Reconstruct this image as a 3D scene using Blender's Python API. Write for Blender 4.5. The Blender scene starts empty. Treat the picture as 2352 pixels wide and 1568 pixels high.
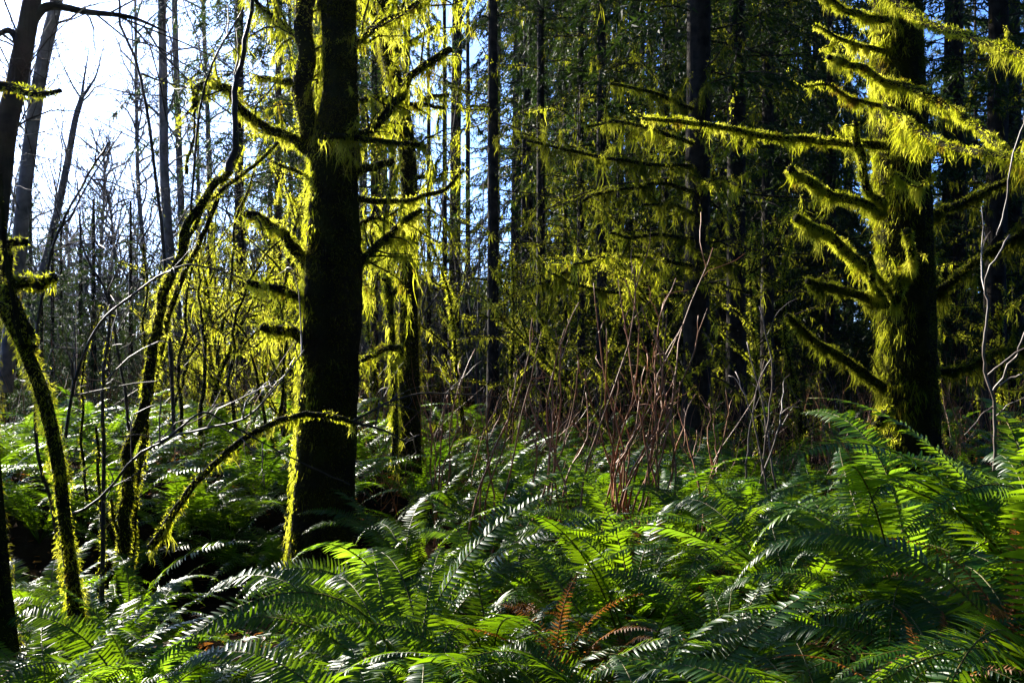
import bpy, math
import numpy as np
from math import radians as R

S = bpy.context.scene
COL = S.collection
rng = np.random.default_rng(11)

# ------------------------------------------------------------------ camera, sky, sun, exposure
HAZE = 0.00015
LENS, EYE = 35.0, 1.6
W = 36.0 / LENS
cam_data = bpy.data.cameras.new("camera")
cam_data.lens = LENS
cam_data.sensor_width = 36.0
cam_data.clip_start, cam_data.clip_end = 0.05, 2000
cam = bpy.data.objects.new("camera", cam_data)
cam.location = (0, 0, EYE)
cam.rotation_euler = (R(90), 0, 0)
COL.objects.link(cam)
S.camera = cam

SUN_AZ, SUN_EL = R(-40), R(25)          # azimuth from +Y, to the right positive
world = bpy.data.worlds.new("World")
S.world = world
world.use_nodes = True
wn = world.node_tree.nodes
wn.clear()
sky = wn.new("ShaderNodeTexSky")
sky.sky_type = 'NISHITA'
sky.sun_disc = False
sky.sun_elevation = SUN_EL
sky.sun_rotation = SUN_AZ
sky.air_density, sky.dust_density, sky.ozone_density = 0.5, 1.2, 10.0
bg = wn.new("ShaderNodeBackground")
bg.inputs["Strength"].default_value = 0.10
wo = wn.new("ShaderNodeOutputWorld")
world.node_tree.links.new(sky.outputs[0], bg.inputs[0])
world.node_tree.links.new(bg.outputs[0], wo.inputs[0])

sd = bpy.data.lights.new("sun", 'SUN')
sd.energy, sd.angle, sd.color = 5.0, R(0.5), (1.0, 0.93, 0.80)
sun = bpy.data.objects.new("sun", sd)
COL.objects.link(sun)
sdir = np.array([math.sin(SUN_AZ) * math.cos(SUN_EL), math.cos(SUN_AZ) * math.cos(SUN_EL), math.sin(SUN_EL)])
from mathutils import Vector
sun.rotation_euler = Vector(sdir).to_track_quat('Z', 'Y').to_euler()
sun.location = (0, 0, 30)

S.view_settings.view_transform = 'Standard'
S.view_settings.look = 'None'
S.view_settings.gamma = 1.0
S.view_settings.exposure = 2.45
S.view_settings.use_curve_mapping = False
S.render.engine = 'CYCLES'
S.cycles.max_bounces = 5
S.cycles.diffuse_bounces = 3
S.cycles.glossy_bounces = 2
S.cycles.transmission_bounces = 4
S.cycles.transparent_max_bounces = 4
S.cycles.use_denoising = True
S.cycles.caustics_reflective = S.cycles.caustics_refractive = False


def P(x, y, d):
    """point at distance d (metres along +Y) seen at x, y of the 2352 x 1568 view"""
    return np.array([(x - 1176) / 2352 * W * d, d, EYE + (784 - y) / 2352 * W * d])


def pxm(d):
    return W * d / 2352


# ------------------------------------------------------------------ materials
def mat(name):
    m = bpy.data.materials.new(name)
    m.use_nodes = True
    m.node_tree.nodes.clear()
    return m, m.node_tree.nodes, m.node_tree.links


def noise_ramp(n, l, scale, stops, detail=4.0, coord='Object'):
    tc = n.new("ShaderNodeTexCoord")
    t = n.new("ShaderNodeTexNoise")
    t.inputs["Scale"].default_value = scale
    t.inputs["Detail"].default_value = detail
    l.new(tc.outputs[coord], t.inputs["Vector"])
    r = n.new("ShaderNodeValToRGB")
    e = r.color_ramp.elements
    e[0].position, e[0].color = stops[0][0], (*stops[0][1], 1)
    e[1].position, e[1].color = stops[-1][0], (*stops[-1][1], 1)
    for p, c in stops[1:-1]:
        k = e.new(p)
        k.color = (*c, 1)
    l.new(t.outputs["Fac"], r.inputs["Fac"])
    return t, r


def leafy(name, stops, tstops, scale, rough, spec, tfac, glossmix=None):
    m, n, l = mat(name)
    t, r = noise_ramp(n, l, scale, stops)
    p = n.new("ShaderNodeBsdfPrincipled")
    p.inputs["Roughness"].default_value = rough
    p.inputs["Specular IOR Level"].default_value = spec
    l.new(r.outputs["Color"], p.inputs["Base Color"])
    r2 = n.new("ShaderNodeValToRGB")
    e = r2.color_ramp.elements
    e[0].position, e[0].color = tstops[0][0], (*tstops[0][1], 1)
    e[1].position, e[1].color = tstops[-1][0], (*tstops[-1][1], 1)
    for q_, c_ in tstops[1:-1]:
        e.new(q_).color = (*c_, 1)
    l.new(t.outputs["Fac"], r2.inputs["Fac"])
    tr = n.new("ShaderNodeBsdfTranslucent")
    l.new(r2.outputs["Color"], tr.inputs["Color"])
    mx = n.new("ShaderNodeMixShader")
    mx.inputs[0].default_value = tfac
    l.new(p.outputs[0], mx.inputs[1])
    l.new(tr.outputs[0], mx.inputs[2])
    o = n.new("ShaderNodeOutputMaterial")
    l.new(mx.outputs[0], o.inputs["Surface"])
    return m


def solid(name, stops, scale, rough, spec=0.3, bump=0.0, bscale=30, zs=1.0):
    m, n, l = mat(name)
    t, r = noise_ramp(n, l, scale, stops)
    p = n.new("ShaderNodeBsdfPrincipled")
    p.inputs["Roughness"].default_value = rough
    p.inputs["Specular IOR Level"].default_value = spec
    l.new(r.outputs["Color"], p.inputs["Base Color"])
    if bump:
        tc = n.new("ShaderNodeTexCoord")
        mp = n.new("ShaderNodeMapping")
        mp.inputs["Scale"].default_value = (1, 1, zs)
        b = n.new("ShaderNodeTexNoise")
        b.inputs["Scale"].default_value = bscale
        b.inputs["Detail"].default_value = 6
        l.new(tc.outputs["Object"], mp.inputs["Vector"])
        l.new(mp.outputs[0], b.inputs["Vector"])
        bp = n.new("ShaderNodeBump")
        bp.inputs["Strength"].default_value = bump
        bp.inputs["Distance"].default_value = 0.03
        l.new(b.outputs["Fac"], bp.inputs["Height"])
        l.new(bp.outputs[0], p.inputs["Normal"])
    o = n.new("ShaderNodeOutputMaterial")
    l.new(p.outputs[0], o.inputs["Surface"])
    return m


M = {}
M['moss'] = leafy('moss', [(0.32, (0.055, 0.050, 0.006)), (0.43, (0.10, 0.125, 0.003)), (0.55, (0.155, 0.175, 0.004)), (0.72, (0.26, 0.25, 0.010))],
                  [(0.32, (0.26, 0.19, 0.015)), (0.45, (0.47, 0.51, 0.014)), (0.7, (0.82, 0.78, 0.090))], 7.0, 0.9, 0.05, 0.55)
M['moss_shade_tone'] = leafy('moss_shade_tone', [(0.3, (0.018, 0.022, 0.002)), (0.7, (0.05, 0.058, 0.003))],
                       [(0.3, (0.16, 0.20, 0.008)), (0.7, (0.32, 0.32, 0.02))], 3.0, 0.9, 0.05, 0.5)  # moss darkened in colour to stand in for shade
M['moss_coat'] = leafy('trunk_moss_shade_tone', [(0.3, (0.016, 0.018, 0.002)), (0.7, (0.045, 0.047, 0.003))],
                       [(0.3, (0.24, 0.25, 0.010)), (0.7, (0.50, 0.48, 0.035))], 3.0, 0.9, 0.05, 0.28)  # darker moss copy: the trunk's shaded face put into its colour
M['fern'] = leafy('fern', [(0.3, (0.007, 0.042, 0.002)), (0.5, (0.015, 0.066, 0.002)), (0.75, (0.035, 0.098, 0.003))],
                  [(0.3, (0.07, 0.17, 0.002)), (0.7, (0.24, 0.37, 0.006))], 2.2, 0.40, 0.24, 0.46)
M['fern_light'] = leafy('fern_light', [(0.3, (0.04, 0.11, 0.008)), (0.7, (0.08, 0.16, 0.010))],
                        [(0.3, (0.18, 0.38, 0.01)), (0.7, (0.32, 0.50, 0.02))], 2.2, 0.4, 0.4, 0.5)
M['dead'] = leafy('dead_frond', [(0.3, (0.10, 0.035, 0.010)), (0.7, (0.26, 0.10, 0.018))],
                  [(0.3, (0.30, 0.08, 0.008)), (0.7, (0.50, 0.20, 0.03))], 4.0, 0.6, 0.3, 0.45)
M['needle'] = leafy('needle', [(0.3, (0.007, 0.020, 0.005)), (0.7, (0.020, 0.042, 0.007))],
                    [(0.3, (0.018, 0.050, 0.006)), (0.7, (0.055, 0.085, 0.008))], 0.9, 0.55, 0.10, 0.30)
M['needle_light'] = leafy('needle_light', [(0.3, (0.035, 0.065, 0.012)), (0.7, (0.07, 0.10, 0.015))],
                          [(0.3, (0.16, 0.24, 0.02)), (0.7, (0.34, 0.34, 0.04))], 0.9, 0.5, 0.3, 0.5)
M['rachis'] = solid('rachis', [(0.3, (0.05, 0.06, 0.006)), (0.7, (0.12, 0.08, 0.010))], 5, 0.6, 0.2)
M['bark'] = solid('bark', [(0.35, (0.010, 0.008, 0.006)), (0.65, (0.030, 0.024, 0.018))], 9, 0.95, 0.1, 0.9, 18, 0.25)
M['bark_grey'] = solid('bark_grey', [(0.35, (0.05, 0.045, 0.042)), (0.65, (0.13, 0.12, 0.115))], 7, 0.9, 0.15, 0.6, 14, 0.5)
M['mossbark'] = solid('mossy_bark', [(0.35, (0.008, 0.007, 0.004)), (0.5, (0.016, 0.015, 0.004)), (0.68, (0.030, 0.032, 0.004))], 5, 0.95, 0.05, 1.0, 45, 0.5)
M['twig'] = solid('grey_twig', [(0.3, (0.06, 0.045, 0.036)), (0.7, (0.18, 0.135, 0.11))], 12, 0.5, 0.35)
M['twig_dark'] = solid('dark_twig', [(0.3, (0.012, 0.009, 0.007)), (0.7, (0.045, 0.030, 0.022))], 12, 0.6, 0.25)
M['osier'] = solid('red_brown_twig', [(0.3, (0.13, 0.045, 0.018)), (0.7, (0.38, 0.17, 0.075))], 9, 0.5, 0.22)
M['soil'] = solid('soil', [(0.3, (0.004, 0.003, 0.002)), (0.55, (0.010, 0.007, 0.004)), (0.75, (0.022, 0.013, 0.005))], 3, 1.0, 0.0, 1.0, 9)


# ------------------------------------------------------------------ mesh building
class MB:
    def __init__(s):
        s.v, s.f, s.n = [], [], 0

    def add(s, v, f):
        v = np.asarray(v, dtype=np.float32).reshape(-1, 3)
        f = np.asarray(f, dtype=np.int64)
        s.v.append(v)
        s.f.append(f + s.n)
        s.n += len(v)

    def mesh(s, name, material, smooth=False):
        me = bpy.data.meshes.new(name)
        v = np.concatenate(s.v)
        loops = np.concatenate([f.ravel() for f in s.f]).astype(np.int32)
        tot = np.concatenate([np.full(len(f), f.shape[1]) for f in s.f]).astype(np.int32)
        st = np.concatenate([[0], np.cumsum(tot)[:-1]]).astype(np.int32)
        me.vertices.add(len(v))
        me.vertices.foreach_set("co", v.ravel())
        me.loops.add(len(loops))
        me.loops.foreach_set("vertex_index", loops)
        me.polygons.add(len(tot))
        me.polygons.foreach_set("loop_start", st)
        me.polygons.foreach_set("loop_total", tot)
        if smooth:
            me.polygons.foreach_set("use_smooth", np.ones(len(tot), dtype=bool))
        me.materials.append(material)
        me.update(calc_edges=True)
        me.validate()
        return me

    def build(s, name, material, parent=None, smooth=False):
        return link(name, s.mesh(name, material, smooth), parent)


def link(name, data, parent=None):
    o = bpy.data.objects.new(name, data)
    COL.objects.link(o)
    if parent is not None:
        o.parent = parent
    return o


def tag(o, label, cat, group=None, kind=None):
    o["label"] = label
    if cat:
        o["category"] = cat
    if group:
        o["group"] = group
    if kind:
        o["kind"] = kind
    return o


def thing(name, label, cat, loc=(0, 0, 0), group=None):
    o = link(name, None)
    o.location = tuple(float(c) for c in loc)
    return tag(o, label, cat, group)


def unit(a):
    a = np.asarray(a, float)
    return a / (np.linalg.norm(a, axis=-1, keepdims=True) + 1e-9)


def spline(pts, k=6):
    """Catmull-Rom through pts (any number of columns)"""
    p = np.asarray(pts, float)
    if len(p) < 3:
        t = np.linspace(0, 1, k + 1)[:, None]
        return p[0] * (1 - t) + p[-1] * t
    q = np.vstack([2 * p[0] - p[1], p, 2 * p[-1] - p[-2]])
    out = []
    for i in range(len(p) - 1):
        a, b, c, d = q[i:i + 4]
        for t in np.linspace(0, 1, k, endpoint=False):
            out.append(.5 * (2 * b + (c - a) * t + (2 * a - 5 * b + 4 * c - d) * t * t + (3 * b - a - 3 * c + d) * t ** 3))
    out.append(p[-1])
    return np.array(out)


def frames(p):
    t = unit(np.gradient(p, axis=0))
    up = np.array([0, 0, 1.0])
    ref = np.where(np.abs(t[:, 2:3]) > .9, np.array([[1.0, 0, 0]]), up[None])
    # keep one reference along the tube so rings do not twist
    ref = np.repeat(ref[len(ref) // 2][None], len(t), 0)
    a = unit(np.cross(t, ref))
    b = np.cross(a, t)
    return t, a, b


def tube(mb, p, r, n=8, rough=0.0, g=rng):
    p = np.asarray(p, float)
    r = np.broadcast_to(np.asarray(r, float), (len(p),))
    t, a, b = frames(p)
    th = np.linspace(0, 2 * np.pi, n, endpoint=False)
    ring = a[:, None] * np.cos(th)[None, :, None] + b[:, None] * np.sin(th)[None, :, None]
    rr = r[:, None] * np.ones(n)
    if rough:
        rr = rr * (1 + rough * g.normal(size=rr.shape))
    v = p[:, None] + ring * rr[..., None]
    m = len(p)
    i, j = np.meshgrid(np.arange(m - 1), np.arange(n), indexing='ij')
    j2 = (j + 1) % n
    f = np.stack([i * n + j, i * n + j2, (i + 1) * n + j2, (i + 1) * n + j], -1).reshape(-1, 4)
    v = np.vstack([v.reshape(-1, 3), p[-1:] + t[-1:] * r[-1] * .5])
    mb.add(v, f)
    k = (m - 1) * n
    tip = np.stack([k + np.arange(n), k + (np.arange(n) + 1) % n, np.full(n, m * n)], -1)
    mb.f.append(tip + mb.n - len(v))


def ribbons(mb, root, d0, L, wid, segs=3, grav=0.0, wob=0.15, side=None, g=rng):
    """N tapered ribbons starting at root, heading d0, bending down by grav"""
    N = len(root)
    L = np.broadcast_to(L, (N,)).astype(float)
    wid = np.broadcast_to(wid, (N,)).astype(float)
    if side is None:
        side = unit(g.normal(size=(N, 3)) * [1, 1, .25])
    p = root.astype(float).copy()
    d = unit(d0)
    rows = []
    for s in range(segs + 1):
        t = s / segs
        w = wid * (1.0 - t) ** .6 * (0.75 + .5 * g.random(N))
        if s == segs:
            w = wid * .06
        rows.append(np.stack([p - side * w[:, None] / 2, p + side * w[:, None] / 2], 1))
        d = unit(d + np.array([0, 0, -grav]) + g.normal(size=(N, 3)) * wob)
        p = p + d * (L / segs)[:, None]
    v = np.stack(rows, 1)                      # N, segs+1, 2, 3
    base = np.arange(N)[:, None] * (segs + 1) * 2
    k = np.arange(segs)[None] * 2
    f = np.stack([base + k, base + k + 1, base + k + 3, base + k + 2], -1).reshape(-1, 4)
    mb.add(v.reshape(-1, 3), f)


def along(p, r, n, g=rng):
    """n random stations on a polyline: point, tangent, radius"""
    seg = np.linalg.norm(np.diff(p, axis=0), axis=1)
    cum = np.concatenate([[0], np.cumsum(seg)])
    s = g.random(n) * cum[-1]
    i = np.clip(np.searchsorted(cum, s) - 1, 0, len(seg) - 1)
    t = ((s - cum[i]) / seg[i])[:, None]
    q = p[i] * (1 - t) + p[i + 1] * t
    rr = (r[i] * (1 - t[:, 0]) + r[i + 1] * t[:, 0])
    return q, unit(p[i + 1] - p[i]), rr


def plen(p):
    return float(np.linalg.norm(np.diff(p, axis=0), axis=1).sum())


def fuzz(mb, p, r, per_m2, L, wid, lean=0.55, g=rng, grav=.12, lump=None):
    """short soft moss hairs all round a limb, in lumps and thin places"""
    lump = L * .9 if lump is None else lump
    area = 2 * np.pi * (float(np.mean(r)) + lump * .4) * plen(p)
    n = int(area * per_m2 * 1.5) + 4
    q, t, rr = along(p, r, n, g)
    a = unit(np.cross(t, g.normal(size=(n, 3))))
    w = q + a * .02
    ph = np.sin(w[:, 0] * 23 + 1.3) * np.sin(w[:, 2] * 17 + .4) + np.sin(w[:, 1] * 29 + w[:, 2] * 7) * .8 + .5 * np.sin(w[:, 0] * 51 + w[:, 2] * 43)
    k = g.random(n) < np.clip(.7 + .4 * ph, .2, 1)
    q, t, rr, a, ph = q[k], t[k], rr[k], a[k], ph[k]
    n = len(q)
    h = np.clip(.35 + .5 * ph, 0, 1.2) * lump * g.random(n) ** .6
    ribbons(mb, q + a * (rr * .95 + h)[:, None], a + g.normal(size=(n, 3)) * lean + [0, 0, -.35],
            L * (.35 + g.random(n) * .8), wid * (.5 + .8 * g.random(n)), 2, grav, .35, None, g)


def drapes(mb, p, r, per_m, Lmax, strands=8, wid=.006, g=rng, clump=.03, coverage=.75):
    """hanging moss: soft matted clumps of curly strands under a limb, uneven in length"""
    n = max(2, int(plen(p) * per_m * .8))
    q, t, rr = along(p, r, n, g)
    # bare stretches and thick stretches
    ph = np.sin(q[:, 0] * 9 + q[:, 1] * 5 + p[0, 0] * 7) + .6 * np.sin(q[:, 0] * 21 + q[:, 2] * 13)
    k = g.random(n) < np.clip(coverage + .35 * ph, .12, 1)
    q, t, rr, ph = q[k], t[k], rr[k], ph[k]
    n = len(q)
    LL = Lmax * (.10 + .8 * g.beta(1.0, 4.0, n)) * np.clip(1 + .45 * ph, .4, 1.8) * np.where(g.random(n) < .06, 2.0, 1.0)
    strands = max(3, int(strands * 1.9))
    q = np.repeat(q, strands, 0)
    t = np.repeat(t, strands, 0)
    rr = np.repeat(rr, strands)
    l1 = np.repeat(LL, strands)
    c = np.repeat(np.clip(LL * .20, .008, clump), strands)
    m = len(q)
    z = g.normal(size=m)
    off = t * (z * c)[:, None]
    sidev = unit(np.cross(t, [0, 0, 1.0]))
    lat = g.uniform(-1, 1, m)
    root = q + off + sidev * (lat * (rr + .004))[:, None] + np.array([0, 0, -1.0]) * (rr * np.sqrt(np.clip(1 - lat ** 2, 0, 1)) * .8)[:, None]
    L = l1 * (.25 + .85 * g.random(m)) * np.exp(-.35 * z * z)
    # strands lean in towards the clump's centre, and some start part way down the clump
    start = g.random(m) ** 2 * .55
    root = root + np.array([0, 0, -1.0]) * (start * l1 * np.exp(-.35 * z * z))[:, None] - off * (start * .7)[:, None]
    L = np.minimum(L, .018 + .10 * g.random(m) + l1 * .35)
    d = np.array([0, 0, -1.0]) - off * 1.2 / np.maximum(l1, .03)[:, None] * .5 + g.normal(size=(m, 3)) * .24
    ribbons(mb, root, d, L, wid * (.45 + .8 * g.random(m)), 4, .48, .42, None, g)


def wiggle(p, amp, g=rng):
    p = p.copy()
    n = len(p)
    nz = g.normal(size=p.shape) * amp
    nz = (nz + np.roll(nz, 1, 0) + np.roll(nz, -1, 0)) / 1.7
    nz[0] = 0
    return p + nz


def side_twigs(p, r, n, Lm, g, spread=.9, up=.1):
    out = []
    q, t, rr = along(p, r, n, g)
    for i in range(n):
        d = unit(t[i] * .5 + unit(np.cross(t[i], g.normal(size=3))) * spread + [0, 0, up])
        L = Lm * (.35 + g.random())
        k = 5
        pts = [q[i]]
        for s in range(k):
            d = unit(d + g.normal(size=3) * .22 + [0, 0, -.04])
            pts.append(pts[-1] + d * L / k)
        pts = np.array(pts)
        out.append((pts, np.linspace(min(rr[i] * .5, .008), .002, k + 1)))
    return out


def mossy_limb(parent, pts, r0, r1, seed, drape=38, Lmax=.28, twigs=0, Lt=.4, fz=2600, strands=8, k=5, cov=.75, dark=False, wid=.0065, hair=.022):
    """a bark limb (part) carrying its moss (sub-part); pts already in metres"""
    g = np.random.default_rng(seed)
    strands = strands * 1.4
    p = wiggle(spline(pts, k), r0 * .22, g)
    r = np.linspace(r0, r1, len(p))
    mb, mo = MB(), MB()
    tube(mb, p, r, 9, .06, g)
    fuzz(mo, p, r, fz, hair, .008, g=g)
    drapes(mo, p, r, drape, Lmax, strands, wid, g, coverage=cov)
    for tp, tr in side_twigs(p, r, twigs, Lt, g):
        tube(mb, tp, tr, 5, 0, g)
        fuzz(mo, tp, tr + .004, 2400, hair * .7, .007, g=g)
        drapes(mo, tp, tr, drape * .7, Lmax * .75, strands * .7, wid, g, clump=.015, coverage=cov - .15)
    base = np.array(parent.matrix_world.translation) if parent else np.zeros(3)
    base = np.array(parent.location)
    for b in (mb, mo):
        b.v = [v - base.astype(np.float32) for v in b.v]
    limb = mb.build('limb', M['mossbark'], parent, True)
    mo.build('hanging_moss', M['moss_shade_tone' if dark else 'moss'], limb)  # dark limbs get the moss with shade put into its colour
    return limb


def px_limb(parent, pts, d0, d1, r0, r1, seed, **kw):
    """limb from picture points with distances running d0 -> d1"""
    n = len(pts)
    q = [P(x, y, d0 + (d1 - d0) * i / (n - 1)) for i, (x, y) in enumerate(pts)]
    dm = (d0 + d1) / 2
    return mossy_limb(parent, q, r0 * pxm(dm), r1 * pxm(dm), seed, **kw)


# ------------------------------------------------------------------ ground
def gz(x, y):
    x, y = np.asarray(x, float), np.asarray(y, float)
    z = .10 * np.sin(x * .55 + 1) * np.sin(y * .43) + .06 * np.sin(x * 1.3 + y * .9)
    z = z + .42 * np.exp(-((x - 2.2) / 1.0) ** 2 - ((y - 3.7) / 1.3) ** 2)       # rise under the right-hand ferns
    z = z - .22 * np.exp(-((x + 2.2) / 1.1) ** 2 - ((y - 6.8) / 1.0) ** 2)       # shaded hollow left of the big trunk
    z = z + (.50 / (1 + np.exp(-(y - 7.75) * 6)) - .10) * np.exp(-((x + 3.0) / 1.75) ** 4) * np.exp(-(np.maximum(y - 9, 0) / 4) ** 2)   # bank behind the hollow
    far = np.clip((np.hypot(x, y) - 14) / 30, 0, 1)
    return z * (1 - far)


u = np.linspace(-1, 1, 261)
gx = np.sign(u) * (np.abs(u) * 9 + np.abs(u) ** 6 * 500)
X, Y = np.meshgrid(gx, gx + 6)
Z = gz(X, Y) + rng.normal(size=X.shape) * .012
n1 = len(u)
i, j = np.meshgrid(np.arange(n1 - 1), np.arange(n1 - 1), indexing='ij')
mb = MB()
mb.add(np.stack([X, Y, Z], -1), np.stack([i * n1 + j, i * n1 + j + 1, (i + 1) * n1 + j + 1, (i + 1) * n1 + j], -1).reshape(-1, 4))
ground = mb.build('ground', M['soil'], None, True)
tag(ground, 'dark forest soil under the ferns and trees', 'ground', kind='structure')

# fallen leaves and broken twigs lying on the soil
g = np.random.default_rng(5)
mb = MB()
n = 9000
yy = 2.0 + 13 * g.random(n) ** .8
xx = (g.random(n) - .5) * (yy * 1.15 + 1)
c = np.stack([xx, yy, gz(xx, yy) + .012], -1)
ribbons(mb, c, np.stack([g.normal(size=n), g.normal(size=n), .15 * g.random(n)], -1), .03 + .07 * g.random(n), .012 + .03 * g.random(n), 2, .1, .2, None, g)
o = mb.build('leaf_litter', M['dead'])
tag(o, 'brown fallen leaves and dead fern bits scattered over the dark soil', 'leaf litter', kind='stuff')


# ------------------------------------------------------------------ trunks
def trunk_part(parent, pts, rad, material, name='trunk', n=20, k=6, flute=.05, seed=0, rootflare=0.0):
    g = np.random.default_rng(seed)
    p = spline(pts, k)
    r = np.interp(np.linspace(0, 1, len(p)), np.linspace(0, 1, len(rad)), rad)
    if rootflare:
        s = np.linspace(0, 1, len(p))
        r = r * (1 + rootflare * np.exp(-s * 14))
    mb = MB()
    t, a, b = frames(p)
    th = np.linspace(0, 2 * np.pi, n, endpoint=False)
    ph = g.random(6) * 6
    fl = 1 + flute * (np.sin(3 * th + ph[0]) + .7 * np.sin(5 * th + ph[1]) + .5 * np.sin(8 * th + ph[2]))
    ring = a[:, None] * np.cos(th)[None, :, None] + b[:, None] * np.sin(th)[None, :, None]
    rr = r[:, None] * fl[None] * (1 + .02 * g.normal(size=(len(p), n)))
    v = p[:, None] + ring * rr[..., None]
    m = len(p)
    i, j = np.meshgrid(np.arange(m - 1), np.arange(n), indexing='ij')
    j2 = (j + 1) % n
    base = np.array(parent.location)
    mb.add(v.reshape(-1, 3) - base, np.stack([i * n + j, i * n + j2, (i + 1) * n + j2, (i + 1) * n + j], -1).reshape(-1, 4))
    return mb.build(name, material, parent, True), p, r


def moss_part(parent, p, r, seed, per_m2, L, wid, dr=0, Lmax=.2, material='moss', name='moss', strands=8, aim=None):
    g = np.random.default_rng(seed)
    mo = MB()
    if aim is None:
        fuzz(mo, p, r, per_m2, L, wid, g=g)
    if dr:
        # tufts hanging down the trunk's flanks
        n = int(plen(p) * dr)
        q, t, rr = along(p, r, n, g)
        a = unit(np.cross(t, g.normal(size=(n, 3))))
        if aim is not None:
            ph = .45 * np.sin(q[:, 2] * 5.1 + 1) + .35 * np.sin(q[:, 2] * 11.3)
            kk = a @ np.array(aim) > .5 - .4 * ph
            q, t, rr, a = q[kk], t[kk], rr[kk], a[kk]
            n = len(q)
        S_ = strands
        q = np.repeat(q + a * rr[:, None] * .98, S_, 0) + g.normal(size=(n * S_, 3)) * .018
        LL = np.repeat(Lmax * (.2 + .8 * g.beta(1.2, 3, n)), S_) * (.4 + .7 * g.random(n * S_))
        wd_ = wid if aim is not None else .007
        ribbons(mo, q, np.repeat(a, S_, 0) * .35 + [0, 0, -1.0] + g.normal(size=(n * S_, 3)) * .2, LL, wd_, 4, .35, .28, None, g)
    base = np.array(parent.location) if parent.parent is None else np.array(parent.parent.location)
    mo.v = [v - base.astype(np.float32) for v in mo.v]
    return mo.build(name, M[material], parent)


# ---- the big mossy tree in the middle-left
D = 6.5
base = P(728, 1385, D)
t = thing('mossy_tree', 'large dark mossy trunk with a forked top and thin bright rim, left of centre', 'tree', base)
tp = [P(725, 1400, D), P(735, 1250, D), P(743, 1100, D), P(752, 900, D), P(762, 700, D), P(764, 600, D), P(765, 450, D), P(768, 360, D), P(780, 200, D), P(775, 0, D), P(770, -300, D), P(775, -800, D)]
tr_ = [x * pxm(D) for x in (70, 66, 65, 64, 64, 62, 53, 53, 38, 38, 34, 22)]
main_tr, main_p, main_r = trunk_part(t, tp, tr_, M['mossbark'], seed=1, n=28, k=8, rootflare=.25)
tr, p, r = main_tr, main_p, main_r
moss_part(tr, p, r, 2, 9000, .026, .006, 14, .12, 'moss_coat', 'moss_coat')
B = lambda pts, r0, r1, sd, dd=(0, 0), **kw: px_limb(t, pts, D + dd[0], D + dd[1], r0, r1, sd, **kw)
B([(745, 385), (722, 335), (700, 285), (696, 180), (700, 60), (706, -60), (712, -300)], 26, 19, 21, drape=55, Lmax=.22, twigs=14, Lt=.5)
B([(715, 345), (640, 305), (560, 265), (525, 215), (490, 197), (452, 205), (443, 255)], 12, 7, 22, (0, -.2), drape=60, Lmax=.2, twigs=10, Lt=.45, fz=4500, hair=.035)
B([(700, 190), (650, 186), (592, 184)], 9, 6, 23, drape=70, Lmax=.16, twigs=4, Lt=.2)
B([(785, 335), (835, 312), (872, 278), (912, 225), (962, 165), (1035, 108)], 13, 8, 24, (0, .2), drape=75, Lmax=.30, twigs=11, Lt=.45)
B([(745, 315), (850, 322), (930, 330), (975, 338)], 8, 5, 25, (-.35, -.3), drape=70, Lmax=.22, twigs=8, Lt=.4)
B([(815, 398), (860, 380), (902, 369)], 11, 8, 26, (0, -.1), drape=50, Lmax=.12, twigs=2, Lt=.2)
B([(815, 457), (905, 462), (970, 450), (1022, 433), (1062, 388)], 7, 4, 27, (.2, .5), drape=80, Lmax=.20, twigs=3, Lt=.25)
B([(822, 610), (882, 552), (922, 512), (968, 482)], 10, 7, 28, (0, .1), drape=80, Lmax=.40, twigs=12, Lt=.45)
B([(705, 610), (662, 548), (605, 507), (568, 488)], 14, 9, 29, (0, -.2), drape=60, Lmax=.16, twigs=6, Lt=.3, fz=4500, hair=.035)
B([(700, 690), (642, 668), (566, 643)], 11, 7, 30, (0, -.2), drape=70, Lmax=.25, twigs=5, Lt=.3, fz=4500, hair=.03)
B([(700, 782), (655, 757), (604, 750)], 15, 10, 31, (0, -.2), drape=60, Lmax=.22, twigs=3, Lt=.25, fz=4500, hair=.035)
B([(722, 410), (675, 392), (620, 371)], 5, 3, 32, (0, .1), drape=60, Lmax=.2, twigs=5, Lt=.3)
B([(805, 240), (880, 225), (960, 240), (1020, 250)], 7, 4, 33, (.2, .5), drape=80, Lmax=.24, twigs=5, Lt=.3)
B([(805, 110), (870, 60), (930, 30), (1000, -20)], 9, 5, 34, (.1, .4), drape=85, Lmax=.34, twigs=14, Lt=.6)
B([(700, 100), (640, 50), (600, 20), (560, -30)], 8, 4, 35, (.1, .4), drape=80, Lmax=.28, twigs=12, Lt=.5)
B([(815, 520), (870, 500), (930, 540), (960, 560)], 6, 3, 36, (.3, .6), drape=85, Lmax=.36, twigs=10, Lt=.45)
B([(740, 20), (760, -60), (850, -120), (980, -180)], 12, 6, 37, (0, .3), drape=80, Lmax=.30, twigs=14, Lt=.6)
B([(745, 60), (735, 120), (728, 190), (732, 230)], 6, 3, 38, (.1, .2), drape=80, Lmax=.25, twigs=10, Lt=.3)

moss_part(main_tr, main_p[:70], main_r[:70], 89, 200, .03, .006, 1100, .10, 'moss', 'hanging_moss', 10, aim=(-.99, .08, 0))  # bright moss set only where the sun strikes, painting the lit rim

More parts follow.
